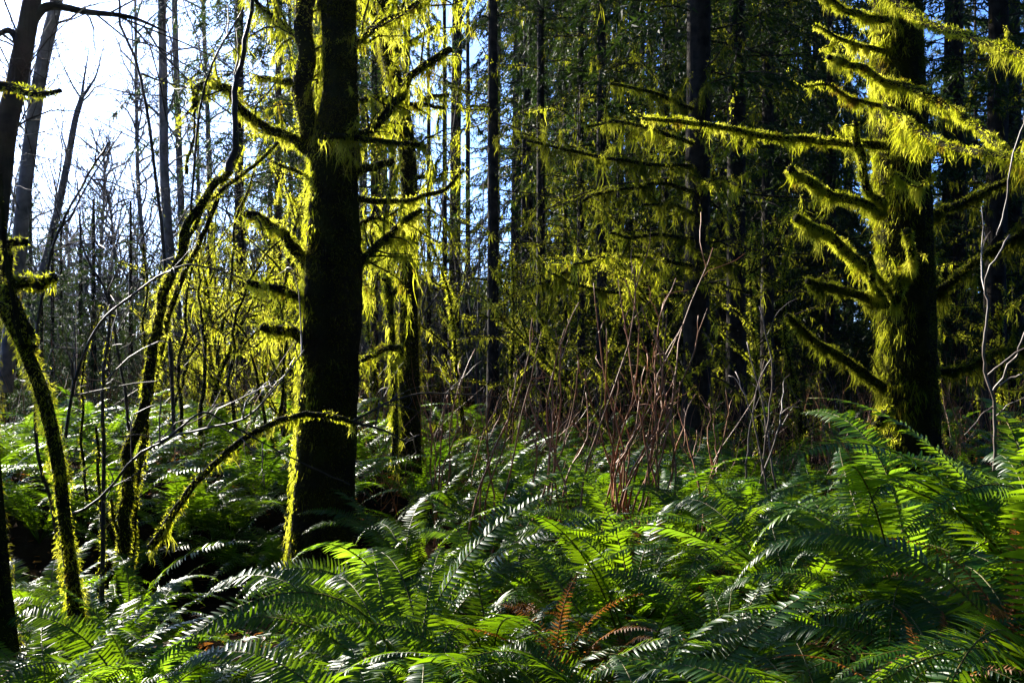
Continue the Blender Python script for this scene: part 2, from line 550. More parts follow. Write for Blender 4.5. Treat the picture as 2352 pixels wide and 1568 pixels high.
# ---- second trunk right behind it and the mossy snag stem
D = 9.0
t = thing('mossy_tree', 'thinner dark trunk standing close behind and right of the nearest big trunk', 'tree', P(940, 1075, D))
tr, p, r = trunk_part(t, [P(940, 1090, D), P(940, 900, D), P(938, 700, D), P(942, 500, D), P(930, 300, D), P(890, 100, D), P(880, -100, D), P(885, -500, D)],
                      [x * pxm(D) for x in (26, 24, 22, 19, 20, 18, 14, 8)], M['mossbark'], seed=3, rootflare=.2)
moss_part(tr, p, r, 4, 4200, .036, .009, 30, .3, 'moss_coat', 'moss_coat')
for q, sd, kw in [([(930, 420), (970, 405), (1005, 412)], 41, {}), ([(945, 330), (905, 300), (850, 290)], 42, {}), ([(925, 260), (975, 230), (1030, 215)], 43, {}),
                  ([(890, 120), (940, 100), (1000, 60)], 44, {}), ([(885, 60), (850, 20), (830, -40)], 45, {}), ([(945, 560), (890, 580), (850, 600)], 46, {})]:
    px_limb(t, q, D, D - .3, 6, 4, sd, drape=60, Lmax=.34, twigs=8, Lt=.42, wid=.009, **kw)
D = 8.2
t = thing('mossy_snag', 'slender pale-lit mossy stem leaning beside the thinner dark trunk, hung with long moss', 'dead stem', P(905, 1070, D))
tr, p, r = trunk_part(t, [P(905, 1080, D), P(908, 980, D), P(904, 850, D), P(898, 740, D), P(890, 650, D), P(893, 560, D)], [x * pxm(D) for x in (8, 7, 7, 8, 9, 5)], M['mossbark'], seed=5, n=10)
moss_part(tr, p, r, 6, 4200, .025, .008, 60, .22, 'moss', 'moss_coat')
px_limb(t, [(893, 700), (905, 672), (925, 660), (940, 690)], D, D - .1, 6, 3, 51, drape=60, Lmax=.3)
px_limb(t, [(900, 830), (920, 806), (895, 800), (860, 815), (832, 828)], D, D - .4, 9, 5, 52, drape=70, Lmax=.28, fz=4500, hair=.035)
px_limb(t, [(893, 650), (870, 640), (840, 655)], D, D - .2, 5, 3, 53, drape=80, Lmax=.5, twigs=8, Lt=.3)

# ---- the mossy tree on the right
D = 8.0
t = thing('mossy_tree', 'large mossy tree on the right with many branches hung with bright yellow moss', 'tree', P(2075, 1085, D))
tr, p, r = trunk_part(t, [P(2080, 1100, D), P(2085, 1000, D), P(2085, 850, D), P(2080, 650, D), P(2072, 400, D), P(2066, 200, D), P(2060, 0, D), P(2060, -300, D), P(2065, -800, D)],
                      [x * pxm(D) for x in (72, 66, 62, 62, 60, 56, 52, 44, 26)], M['mossbark'], seed=7, n=28, k=8, rootflare=.3)
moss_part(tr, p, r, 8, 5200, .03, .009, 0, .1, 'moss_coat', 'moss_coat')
moss_part(tr, p, r, 88, 200, .03, .0058, 300, .20, 'moss', 'hanging_moss', 24, aim=(-.93, -.37, 0))  # thicker moss on the left flank; its bright tone paints the lit strip
B = lambda pts, r0, r1, sd, dd=(0, 0), **kw: px_limb(t, pts, D + dd[0], D + dd[1], r0, r1, sd, **{**dict(drape=80, Lmax=.20, twigs=3, Lt=.22, fz=8000, hair=.026, wid=.0055, strands=15, cov=.72), **kw})
B([(2030, -15), (2110, 45), (2200, 75), (2290, 108), (2400, 148)], 10, 7, 61, (-.4, -2.2))
B([(2040, 195), (1985, 162), (1940, 145), (1902, 130)], 9, 6, 62, (-.35, -1.0))
B([(2035, 190), (2110, 212), (2190, 255), (2250, 300), (2300, 345), (2380, 410)], 10, 7, 63, (-.4, -2.0))
B([(2035, 240), (2110, 300), (2200, 345), (2280, 358), (2400, 370)], 9, 7, 64, (-.4, -2.2), Lmax=.34)
B([(2040, 335), (1950, 328), (1850, 322), (1750, 312), (1600, 287), (1480, 272)], 10, 4, 65, (-.2, -1.0), drape=45, Lmax=.24, twigs=6)
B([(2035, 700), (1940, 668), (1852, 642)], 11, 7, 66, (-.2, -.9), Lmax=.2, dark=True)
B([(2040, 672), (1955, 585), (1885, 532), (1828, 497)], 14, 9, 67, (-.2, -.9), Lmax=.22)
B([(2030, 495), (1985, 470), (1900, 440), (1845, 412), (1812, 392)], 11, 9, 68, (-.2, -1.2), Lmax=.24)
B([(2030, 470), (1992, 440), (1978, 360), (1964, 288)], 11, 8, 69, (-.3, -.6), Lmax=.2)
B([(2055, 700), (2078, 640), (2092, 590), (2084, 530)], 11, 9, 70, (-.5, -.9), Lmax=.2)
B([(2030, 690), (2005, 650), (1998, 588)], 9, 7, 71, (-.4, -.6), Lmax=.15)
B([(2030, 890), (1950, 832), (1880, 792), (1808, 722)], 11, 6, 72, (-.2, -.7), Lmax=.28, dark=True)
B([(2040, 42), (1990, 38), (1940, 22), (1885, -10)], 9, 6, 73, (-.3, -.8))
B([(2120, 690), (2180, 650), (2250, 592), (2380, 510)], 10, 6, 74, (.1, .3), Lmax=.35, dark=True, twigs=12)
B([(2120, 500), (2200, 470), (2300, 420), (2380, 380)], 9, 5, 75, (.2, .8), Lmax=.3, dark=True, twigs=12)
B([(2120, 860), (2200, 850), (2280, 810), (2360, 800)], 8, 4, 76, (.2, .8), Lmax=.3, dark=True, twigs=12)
B([(2050, 250), (1960, 225), (1900, 195), (1848, 200)], 5, 3, 77, (-.1, -.3), Lmax=.2)
B([(2040, 120), (1980, 110), (1930, 90), (1870, 60)], 7, 3, 78, (-.1, -.4))
B([(2045, 940), (2025, 960), (2005, 1010), (1990, 1060)], 12, 8, 79, (-.4, -.7), Lmax=.2)
B([(2040, 430), (2060, 400), (2110, 430), (2150, 395)], 5, 3, 80, (-.5, -1.0), Lmax=.25)


# ------------------------------------------------------------------ conifers of the dark wood
def bough(mb, p0, az, L, droop, g, light=1.0, step=.055, lw=.028, ll=.11):
    """one drooping conifer bough: twig, side sprays, leaf-sized flat needles tufts"""
    n = max(6, int(L / .12))
    d = np.array([math.cos(az), math.sin(az), .12])
    p = [np.array(p0)]
    for s in range(n):
        d = unit(d + np.array([0, 0, -droop]) + g.normal(size=3) * .04)
        p.append(p[-1] + d * L / n)
    p = np.array(p)
    tube_list = [(p, np.linspace(.012, .003, len(p)))]
    m = int(L / step)
    s = g.random(m) ** .8
    i = np.clip((s * n).astype(int), 0, n - 1)
    fr = (s * n - i)[:, None]
    q = p[i] * (1 - fr) + p[i + 1] * fr
    t = unit(p[i + 1] - p[i])
    sd = unit(np.cross(t, [0, 0, 1.0])) * np.where(g.random(m) < .5, 1, -1)[:, None]
    sl = (.10 + .42 * L * (1 - s) * .5) * (.5 + .8 * g.random(m))
    dd = unit(sd + t * .7 + np.array([0, 0, -.25]) + g.normal(size=(m, 3)) * .15)
    # tufts along each spray
    kk = 6
    f = (np.arange(kk) + .5) / kk
    pos = q[:, None] + dd[:, None] * (sl[:, None] * f)[..., None] + np.array([0, 0, -1.0]) * (sl[:, None] ** 1 * f ** 2 * .35)[..., None]
    pos = pos.reshape(-1, 3)
    tdir = np.repeat(dd, kk, 0) + g.normal(size=(m * kk, 3)) * .5
    N = len(pos)
    ribbons(mb, pos, tdir, ll * (.6 + .8 * g.random(N)), lw * (.6 + .8 * g.random(N)), 1, .2, .1, unit(g.normal(size=(N, 3))), g)
    return tube_list


def crown_mesh(seed, z0, z1, Lmax, nb, material, name='crown', step=.055, lw=.028, ll=.11, mid=.35):
    g = np.random.default_rng(seed)
    mb = MB()
    wood = []
    for k in range(nb):
        s = k / nb
        z = z0 + (z1 - z0) * (s + .03 * g.normal())
        L = Lmax * (min(1, .55 + s / mid * .45) if s < mid else max(.12, 1 - (s - mid) / (1 - mid))) * (.65 + .5 * g.random())
        az = k * 2.4 + g.normal() * .3
        wood += bough(mb, (0, 0, z), az, L, .05 + .05 * g.random(), g, 1, step, lw, ll)
    wb = MB()
    tube(wb, np.array([[0, 0, z0 * .5], [0, 0, (z0 + z1) / 2], [0, 0, z1]]), [.04, .03, .01], 5)
    for p, r in wood:
        tube(wb, p, r, 4)
    return mb.mesh(name, material), wb.mesh('boughs', M['bark'])


CROWN = [crown_mesh(100 + k, 4.6, 19, 3.0, 130, M['needle']) for k in range(3)]
CROWN_LOW = [crown_mesh(120 + k, .6, 9, 2.6, 90, M['needle'], mid=.15) for k in range(2)]


def dead_branch_mesh(seed, z0, z1, nb, Lm, rr, wid):
    """bare lower branches with moss strips, shared by the trunks of the wood"""
    g = np.random.default_rng(seed)
    wb, mo = MB(), MB()
    for k in range(nb):
        z = z0 + (z1 - z0) * g.random()
        az = g.random() * 6.28
        L = Lm * (.4 + .8 * g.random())
        d = np.array([math.cos(az), math.sin(az), .15 * g.normal()])
        p = [np.array([0, 0, z])]
        for s in range(6):
            d = unit(d + g.normal(size=3) * .14 + [0, 0, -.03])
            p.append(p[-1] + d * L / 6)
        p = np.array(p)
        r = np.linspace(rr, rr * .3, 7)
        tube(wb, p, r, 4)
        drapes(mo, p, r, 9, .4, 4, wid, g, .06, .6)
        fuzz(mo, p, r, 500, .05, .02, g=g)
        for tp, tr in side_twigs(p, r, 4, L * .4, g, up=-.1):
            tube(wb, tp, tr, 3)
            drapes(mo, tp, tr, 9, .3, 4, wid, g, .06, .6)
    tube(wb, np.array([[0, 0, z0 - .2], [0, 0, (z0 + z1) / 2], [0, 0, z1 + .2]]), .05, 5)
    return wb.mesh('dead_branches', M['bark']), mo.mesh('hanging_moss', M['moss_shade_tone'])


DEAD = [dead_branch_mesh(140 + k, .4, 7.5, 34, 1.7, .014, .018) for k in range(4)]


def conifer(x, d, wpx, label, group, seed, crown=True, lean=0.0, dead=True, low=False, mat_='bark', h=18.0, narrow=False):
    """x and width as seen at eye height in the picture"""
    g = np.random.default_rng(seed)
    b = P(x, 784, d)
    b[2] = float(gz(b[0], b[1])) - .05
    t = thing('conifer_tree', label, 'tree', b, group)
    rb = wpx * pxm(d) / 2
    hh = h * (.9 + .2 * g.random())
    lx = lean * hh
    pts = [b, b + [lx * .1, 0, hh * .1], b + [lx * .3, .1 * g.normal(), hh * .3], b + [lx * .6, .1 * g.normal(), hh * .6], b + [lx, 0, hh]]
    trunk_part(t, pts, [rb * 1.2, rb, rb * .9, rb * .6, rb * .1], M[mat_], seed=seed, n=12, k=5, rootflare=.3)
    if crown:
        k = int(g.integers(len(CROWN_LOW if low else CROWN)))
        lf, wd = (CROWN_LOW if low else CROWN)[k]
        c = link('crown', lf, t)
        w = link('boughs', wd, c)
        s = .85 + .35 * g.random()
        c.scale = (s, s, s * (1.0 if not low else .95))
        c.rotation_euler = (0, 0, g.random() * 6.28)
        if narrow:
            c.scale = (.5, .5, 1.0)
            c.location = (0, 0, 2.2)
    if dead:
        wd, ms = DEAD[int(g.integers(len(DEAD)))]
        w = link('dead_branches', wd, t)
        link('hanging_moss', ms, w)
        w.rotation_euler = (0, 0, g.random() * 6.28)
        s = .8 + .4 * g.random()
        w.scale = (s, s, s)
    return t


WOOD = 'conifers of the dark wood'
con = [  # x, d, width px, label
    (1132, 15, 26, 'straight dark conifer trunk with small mossy stubs just right of the bright sky gap'),
    (1022, 22, 11, 'thin conifer trunk in the middle of the bright blue sky gap'),
    (985, 24, 10, 'thin conifer trunk at the left side of the bright blue sky gap'),
    (1242, 18, 20, 'slim dark conifer right of the straight trunk with mossy stubs'),
    (1297, 22, 12, 'very thin dark conifer between two slim trunks behind the osier twigs'),
    (1335, 19, 17, 'slim dark conifer behind the left edge of the osier twigs'),
    (1382, 17, 24, 'dark conifer trunk directly behind the tallest osier twigs'),
    (1422, 23, 12, 'thin conifer right of the dark trunk behind the tallest osier twigs'),
    (1602, 12.5, 58, 'broad dark conifer trunk with long mossy branches reaching left, right of centre'),
    (1690, 14.5, 44, 'straight black conifer trunk next to the broad one, without moss on it'),
    (1762, 17, 30, 'conifer trunk second to the right of the broad dark one'),
    (1808, 20, 18, 'slim conifer in the gap left of the right-hand mossy tree'),
    (1905, 19, 22, 'conifer trunk half hidden behind the left branches of the right-hand mossy tree'),
    (2285, 13, 48, 'dark conifer trunk at the upper right corner behind the mossy branches'),
    (2205, 18, 30, 'dark conifer directly right of the right-hand mossy tree'),
    (1475, 24, 14, 'thin conifer deep in the wood left of the broad dark trunk'),
    (1530, 20, 15, 'thin conifer close to the left side of the broad dark trunk'),
    (1075, 27, 12, 'distant thin conifer at the right side of the bright blue sky gap'),
    (552, 18, 22, 'dark trunk left of the nearest big trunk, seen through backlit moss'),
    (640, 21, 18, 'slim trunk hidden in the backlit moss beside the nearest big trunk'),
    (860, 20, 18, 'slim trunk seen between the nearest big trunk and the thinner one behind it'),
]
for k, (x, d, w, lab) in enumerate(con):
    conifer(x, d, w, lab, WOOD, 200 + k, crown=x not in (1022, 985, 1075), narrow=x in (1132, 1242), low=(x in (1297, 1422, 1475, 1905, 1075, 2205)))

# deeper trunks that nothing tells apart
deep = thing  # (helper alias kept readable below)
g = np.random.default_rng(77)
DEEP = 'deep trunks of the dark wood'
for k in range(46):
    d = 24 + 24 * g.random()
    x = 1290 + 1400 * g.random() if k % 8 else 640 + 160 * g.random()
    conifer(x, d, 8 + 8 * g.random(), 'one of the indistinct conifers deep in the dark wood behind the osier twigs', DEEP, 300 + k, crown=not 1360 < x < 1540, low=(k % 3 != 0), dead=(k % 2 == 0))

for k, (x, d, sc, lab) in enumerate([
        (1210, 26, 1.5, 'dark bushy conifer with drooping boughs left of the slim trunks in the middle'), (1330, 30, 1.7, 'dark bushy conifer behind the slim trunk at the left of the osier twigs'), (1450, 25, 1.4, 'dark bushy conifer behind the mossy branches of the broad trunk'),
        (1560, 28, 1.7, 'dark bushy conifer hidden behind the broad dark trunk'), (1660, 22, 1.35, 'dark bushy conifer between the broad and the black trunks'), (1790, 25, 1.5, 'dark bushy conifer right of the straight black trunk'),
        (1900, 22, 1.4, 'dark bushy conifer behind the left branches of the right-hand mossy tree'), (2180, 20, 1.4, 'dark bushy conifer right behind the right-hand mossy tree'), (2330, 19, 1.4, 'dark bushy conifer at the right edge behind the mossy branches'),
        (880, 36, 1.7, 'dark bushy conifer in the gap right of the nearest big trunk'), (800, 34, 1.6, 'dark bushy conifer hidden behind the nearest big trunk'), (1130, 33, 1.1, 'dark bushy conifer behind the straight trunk with mossy stubs'), (1020, 38, .75, 'low bushy conifer at the foot of the bright blue sky gap')]):
    b = P(x, 784, d)
    b[2] = 0
    t = thing('bushy_conifer', lab, 'tree', b, 'bushy conifers of the dark wood')
    lf, wd = CROWN_LOW[k % 2]
    c = link('crown', lf, t)
    link('boughs', wd, c)
    c.scale = (sc * .95, sc * .95, sc)
    c.rotation_euler = (0, 0, k * 1.7)
    trunk_part(t, [b, b + [0, 0, 4.5 * sc], b + [0, 0, 9 * sc]], [.13 * sc, .09 * sc, .02], M['bark'], seed=950 + k, n=8)

TALL = [crown_mesh(160 + k, 10.5, 28, 3.6, 120, M['needle'], step=.08, lw=.045, ll=.17) for k in range(2)]
for k in range(34):
    d = 27 + 15 * g.random()
    xd = -.21 + (k + g.random()) / 34 * .52
    if -.105 < xd < -.03 and k % 3:
        continue
    b = np.array([xd * d, d, -.05])
    t = thing('conifer_tree', 'one of the indistinct conifers deep in the dark wood behind the osier twigs', 'tree', b, DEEP)
    trunk_part(t, [b, b + [.1, 0, 10], b + [.2, .1, 19], b + [.1, 0, 29]], [.17, .14, .11, .03], M['bark'], seed=900 + k, n=10, k=4)
    if -.125 < xd < -.025 or .07 < xd < .165:
        continue
    lf, wd = TALL[k % 2]
    c = link('crown', lf, t)
    link('boughs', wd, c)
    c.rotation_euler = (0, 0, g.random() * 6.28)

# far wood closing the view
g = np.random.default_rng(78)
mb = MB()
for k in range(190):
    d = 46 + 29 * g.random()
    x = (g.random() * 1.25 - .22) * d
    ztop = 4.5 if -.17 < x / d < .0 else 7.5 if .075 < x / d < .155 else 19
    for q in range(26):
        z = .5 + ztop * g.random()
        bough(mb, (x, d, z), g.random() * 6.28, 3.6 * (1.1 - z / 24), .07, g, 1, .13, .11, .42)
for k in range(150):                                   # the wood closes round behind and beside the viewpoint too
    a = R(55 + 215 * g.random())
    d = 9 + 16 * g.random()
    for q in range(30):
        z = .5 + 17 * g.random()
        bough(mb, (d * math.sin(a), d * math.cos(a), z), g.random() * 6.28, 3.0 * (1.1 - z / 24), .07, g, 1, .13, .11, .42)
for bx, by in [(-13.8, 20.6), (-12.6, 15.2)]:      # unseen sparse crowns, added beyond the left edge to dapple the ferns
    tube(mb, np.array([[bx, by, 0], [bx, by, 6], [bx, by, 12]]), [.2, .15, .03], 8)
    for q in range(12):
        bough(mb, (bx, by, 6.6 + 4.2 * g.random()), g.random() * 6.28, 2.3, .07, g, 1, .07, .05, .16)
for z in np.linspace(.3, 4.4, 120):  # unseen conifer added off the left edge to shade the lower-left ferns
    bough(mb, (-4.4, 5.3, z), g.random() * 6.28, 1.2 * (1.05 - z / 4.6) + .1, .07, g, 1, .05, .05, .16)
o = mb.build('far_woods', M['needle'])
tag(o, 'dense dark conifer wood all round, closing the view behind the trunks, plus added shade crowns', 'woods', kind='stuff')

# ---- long mossy branches on the broad conifer (reach left across the middle)
bt = [o for o in bpy.data.objects if o.get('label', '').startswith('broad dark conifer trunk')][0]
D = 12.5
for k, (pts, kw) in enumerate([
        ([(1590, 612), (1520, 598), (1450, 588), (1380, 592), (1320, 608)], {}),
        ([(1320, 608), (1270, 640), (1240, 652)], {}),
        ([(1590, 548), (1520, 540), (1450, 545), (1400, 535)], {}),
        ([(1590, 682), (1500, 675), (1400, 670), (1310, 650), (1270, 628)], {}),
        ([(1590, 440), (1520, 420), (1450, 432), (1370, 445), (1340, 460)], {}),
        ([(1590, 380), (1520, 380), (1440, 370), (1330, 350), (1210, 322)], {}),
        ([(1590, 330), (1500, 300), (1420, 280), (1350, 290)], {}),
        ([(1590, 490), (1540, 470), (1480, 470)], {}),
        ([(1590, 250), (1500, 215), (1400, 190)], {}),
        ([(1615, 420), (1660, 410), (1700, 430)], {}),
        ([(1615, 600), (1650, 590), (1690, 610)], {}),
]):
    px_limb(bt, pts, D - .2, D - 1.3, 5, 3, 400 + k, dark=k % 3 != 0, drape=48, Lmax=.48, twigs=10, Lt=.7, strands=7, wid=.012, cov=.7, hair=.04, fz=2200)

# ---- low mossy saplings and stubs behind the ferns
g = np.random.default_rng(80)
SAP = 'mossy saplings at the foot of the wood'
spots = [(1085, 12, 'mossy sapling with upswept arms at the foot of the straight trunk'), (1175, 13.5, 'mossy sapling right of the straight trunk with small stubs'),
         (1290, 14, 'mossy sapling behind the left osier twigs'), (1450, 13, 'mossy sapling behind the densest osier twigs'),
         (1655, 11, 'mossy sapling between the broad and the black conifer trunks'), (1745, 10, 'thin mossy sapling right of the black conifer trunk'), (1850, 11.5, 'mossy sapling left of the right-hand mossy tree'),
         (620, 11, 'sunlit mossy sapling directly left of the nearest big trunk'), (500, 12, 'sunlit mossy sapling behind the long arching branch'),
         (430, 13.5, 'mossy sapling behind the upper stems of the vine maple'), (560, 14, 'mossy sapling further back among the sunlit ferns on the left'),
         (860, 12, 'mossy sapling between the nearest big trunk and the thinner one'), (2190, 12, 'shaded mossy sapling right of the right-hand mossy tree'), (2310, 11, 'shaded mossy sapling at the right edge behind the pale twigs'),
         (455, 9.5, 'mossy sapling beside the upper vine maple stems'), (535, 10, 'mossy sapling under the stubby left arms of the biggest trunk'), (590, 13, 'mossy sapling in the backlit tangle left of the biggest trunk'),
         (650, 12.5, 'mossy sapling close against the left edge of the biggest trunk'), (400, 15, 'mossy sapling at the foot of the straight grey trunk'), (515, 16, 'mossy sapling far behind the backlit tangle'), (670, 9.3, 'mossy sapling touching the left rim of the biggest trunk'),
         (1380, 16, 'mossy sapling deep behind the osier twigs'), (1560, 15, 'mossy sapling at the foot of the broad conifer trunk'), (680, 15, 'sunlit mossy sapling far behind the nearest big trunk')]
for k, (x, d, lab) in enumerate(spots):
    b = P(x, 784, d)
    b[2] = float(gz(b[0], b[1]))
    t = thing('mossy_sapling', lab, 'sapling', b, SAP)
    h = (2.0 + 1.8 * g.random()) * (.62 if x < 480 else 1)
    p = [b]
    dd = np.array([.15 * g.normal(), .1 * g.normal(), 1.0])
    for s in range(7):
        dd = unit(dd + g.normal(size=3) * .12)
        p.append(p[-1] + dd * h / 7)
    p = np.array(p)
    r = np.linspace(.035, .008, 8)
    wb, mo = MB(), MB()
    tube(wb, p, r, 6)
    fuzz(mo, p, r, 2200, .045, .016, g=g)
    for tp, tr in side_twigs(p, r, 18, .8, g, up=.35):
        tube(wb, tp, tr + .003, 4)
        fuzz(mo, tp, tr + .004, 2600, .026, .009, g=g)
        drapes(mo, tp, tr, 17, .26, 5, .009, g, .03, .5)
        for sp, sr in side_twigs(tp, tr, 3, .3, g, up=.1):
            tube(wb, sp, np.linspace(.004, .002, len(sp)), 3)
    for m_ in (wb, mo):
        m_.v = [v - b.astype(np.float32) for v in m_.v]
    o = wb.build('stem', M['mossbark'], t, True)
    mo.build('hanging_moss', M['moss'], o)


def top_crown(label_start, z0, s, k, rot):
    t = [o for o in bpy.data.objects if o.get('label', '').startswith(label_start)][0]
    lf, wd = CROWN[k]
    c = link('crown', lf, t)
    link('boughs', wd, c)
    c.location = (0, 0, z0 - 4.6 * s)
    c.scale = (s * 1.1, s * 1.1, s)
    c.rotation_euler = (0, 0, rot)


top_crown('large dark mossy trunk', 6.6, .75, 0, .4)
top_crown('thinner dark trunk', 7.2, .7, 1, 1.4)
top_crown('large mossy tree on the right', 6.8, .8, 2, 2.2)

# ------------------------------------------------------------------ left side: bare trees in the light
def bare_tree(label, pts, d, w0, w1, seed, group, forks=(), twigs=24, Lt=1.6, material='bark_grey', top=3.0, name='alder_tree'):
    g = np.random.default_rng(seed)
    q = [P(x, y, d) for x, y in pts]
    b = q[0].copy()
    t = thing(name, label, 'tree', b, group)
    tr, p, r = trunk_part(t, q, [w0 * pxm(d) / 2, w1 * pxm(d) / 2], M[material], seed=seed, n=12)
    wb = MB()
    for fp in forks:
        fq = spline([P(x, y, d) for x, y in fp], 5)
        fr = np.linspace(w1 * pxm(d) * .35, .006, len(fq))
        tube(wb, fq, fr, 6)
        for tp, tr2 in side_twigs(fq, fr, 6, Lt * .7, g, .7, .3):
            tube(wb, tp, tr2, 3)
    k = len(p) // 4
    for tp, tr2 in side_twigs(p[k:], r[k:], twigs, Lt, g, .7, .45):
        rr = np.linspace(.018 * d / 16, .004 * d / 16, len(tp))
        tube(wb, tp, rr, 4)
        for sp, sr in side_twigs(tp, rr, 6, Lt * .45, g, .7, .3):
            tube(wb, sp, np.linspace(.007, .003, len(sp)) * d / 16, 3)
            for ssp, ssr in side_twigs(sp, sr, 3, Lt * .22, g, .7, .2):
                tube(wb, ssp, np.linspace(.004, .0025, len(ssp)) * d / 16, 3)
    wb.v = [v - b.astype(np.float32) for v in wb.v]
    wb.build('branches', M[material], t)
    return t


ALD = 'bare trees in the sunny gap'
bare_tree('straight bare grey trunk standing in the bright gap right of the leaning one', [(432, 960), (415, 800), (392, 600), (378, 400), (375, 200), (372, 0), (368, -300)], 17, 26, 16, 501, ALD, twigs=26)
bare_tree('bare trunk just right of the straight grey one, partly behind vine maple stems', [(440, 930), (428, 700), (415, 450), (408, 250), (402, 50), (398, -200)], 20, 17, 12, 502, ALD, twigs=24)
bare_tree('slender bare tree leaning right in the white sky, forked near its top', [(60, 900), (85, 690), (115, 560), (150, 400), (172, 280), (188, 225)], 16, 22, 12, 503, ALD, forks=[[(188, 225), (205, 200), (222, 170), (238, 105)], [(188, 225), (192, 190), (205, 110)]], twigs=10)
bare_tree('thick dark leaning trunk at the top left corner with moss on its edge', [(-60, 900), (-20, 600), (10, 330), (45, 160), (75, 0), (110, -200)], 6.5, 60, 36, 504, ALD, twigs=8, material='bark', forks=[[(55, 120), (20, 70), (-40, 110)], [(66, 60), (110, 15), (200, 28), (300, 40), (385, 75)]])
bare_tree('paler trunk leaning behind the thick dark one at the top left', [(10, 900), (40, 600), (62, 380), (92, 170), (125, 20), (160, -150)], 12, 34, 26, 505, ALD, twigs=10)
bare_tree('thin bare tree in the middle of the white sky left of the straight grey trunk', [(345, 950), (340, 700), (318, 430), (314, 250), (312, 100), (310, -100)], 24, 12, 6, 506, ALD, twigs=26)
bare_tree('young bare tree with feathery twigs at the left edge of the sky', [(60, 820), (58, 600), (62, 430), (66, 250), (70, 120)], 26, 14, 5, 507, ALD, twigs=34)
bare_tree('young bare tree with feathery twigs under the leaning forked one', [(215, 900), (225, 700), (232, 560), (240, 430), (238, 330)], 28, 10, 4, 508, ALD, twigs=30)
bare_tree('young bare tree between the leaning forked one and the straight grey trunk', [(285, 930), (275, 720), (262, 560), (250, 440)], 25, 10, 4, 509, ALD, twigs=30)
bare_tree('young bare tree with fine twigs at the foot of the white sky', [(160, 900), (150, 740), (158, 600), (150, 520)], 30, 9, 4, 510, ALD, twigs=30)
bare_tree('thin bare tree behind the top of the vine maple stems', [(490, 900), (485, 600), (478, 300), (470, 100), (462, -100)], 22, 13, 8, 511, ALD, twigs=26)
bare_tree('thin bare tree rising behind the mossy hooked limb', [(575, 900), (560, 600), (548, 300), (545, 100), (540, -150)], 24, 16, 9, 512, ALD, twigs=26)

g = np.random.default_rng(90)
for k, (x, d, s, lab) in enumerate([(70, 20, .55, 'small hazy conifer at the left edge below the white sky'), (185, 17, .40, 'small dark conifer with drooping boughs left of the vine maple'),
                                    (330, 23, .45, 'small pale conifer at the foot of the white sky behind the vine maple'), (480, 20, .55, 'young sunlit conifer behind the vine maple top'), (10, 15, .45, 'dark small conifer behind the mossy stump arms at the left edge'),
                                    (620, 25, .9, 'tall backlit conifer left of the nearest big trunk'), (455, 30, 1.0, 'tall pale conifer with blue gaps behind the vine maple'),
        (95, 13, .27, 'low dark conifer right beside the mossy stump arms'), (250, 14, .27, 'low dark conifer at the foot of the small drooping one'), (345, 15, .26, 'low dark conifer behind the lower vine maple stems'), (140, 18, .42, 'dark low conifer in the haze between two small ones'),
        (40, 16, .46, 'dark bushy conifer at the left edge behind the bent mossy tree'), (215, 16.5, .44, 'dark bushy conifer behind the forked low twig'), (300, 18, .46, 'dark bushy conifer just left of the vine maple stems'), (120, 14.5, .36, 'small dark conifer behind the long thin leaning stem'), (375, 19, .42, 'small dark conifer behind the middle of the vine maple stems')]):
    b = P(x, 784, d)
    b[2] = 0
    t = thing('young_conifer', lab, 'tree', b, 'young conifers in the gap')
    lf, wd = CROWN_LOW[k % 2]
    c = link('crown', lf, t)
    w = link('boughs', wd, c)
    c.scale = (s * 1.05, s * 1.05, s)
    c.rotation_euler = (0, 0, k * 1.3)
    trunk_part(t, [b, b + [0, 0, 4.5 * s], b + [0, 0, 9 * s]], [.11 * s + .02, .08 * s, .02], M['bark'], seed=k, n=8)

# ---- near mossy stem at the left edge, with stubby moss arms
D = 4.5
t = thing('bent_tree', 'bent mossy stem at the left edge with stubby moss-capped arms', 'tree', P(172, 1420, D))
tr, p, r = trunk_part(t, [P(175, 1430, D), P(165, 1330, D), P(148, 1200, D), P(130, 1050, D), P(95, 900, D), P(45, 780, D), P(5, 700, D), P(-30, 600, D)], [x * pxm(D) for x in (19, 15, 14, 15, 16, 14, 16, 14)], M['mossbark'], seed=9, n=14)
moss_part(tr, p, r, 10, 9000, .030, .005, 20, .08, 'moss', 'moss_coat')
px_limb(t, [(60, 800), (50, 740), (30, 665), (75, 655), (125, 645)], D, D - .1, 20, 11, 601, drape=90, Lmax=.07, fz=6500, hair=.022, wid=.005)
px_limb(t, [(22, 690), (15, 600), (18, 560), (62, 556)], D, D, 12, 9, 602, drape=90, Lmax=.065, fz=6500, hair=.022, wid=.005)
px_limb(t, [(50, 790), (25, 660), (8, 540), (2, 400)], D - .1, D - .1, 6, 4, 603, drape=6, Lmax=.04, fz=300)
px_limb(t, [(-30, 190), (30, 200), (80, 214), (140, 209)], D + .4, D + .2, 12, 5, 604, drape=30, Lmax=.06, fz=4500, wid=.005)
D = 3.8
t = thing('mossy_trunk_base', 'shaded dark trunk base cut by the left edge of the photo', 'tree', P(0, 1450, D))
tr, p, r = trunk_part(t, [P(-5, 1500, D), P(-15, 1350, D), P(-22, 1200, D), P(-30, 1050, D), P(-35, 850, D), P(-45, 500, D), P(-60, 0, D), P(-80, -600, D)], [x * pxm(D) for x in (46, 38, 32, 28, 26, 24, 22, 16)], M['mossbark'], seed=11)
moss_part(tr, p, r, 12, 4500, .024, .005, 0, .06, 'moss_coat', 'moss_coat')

# ---- vine maple clump
D = 5.5
t = thing('vine_maple', 'clump of slender mossy vine maple stems leaning right in front of the white sky', 'shrub', P(275, 1470, D))


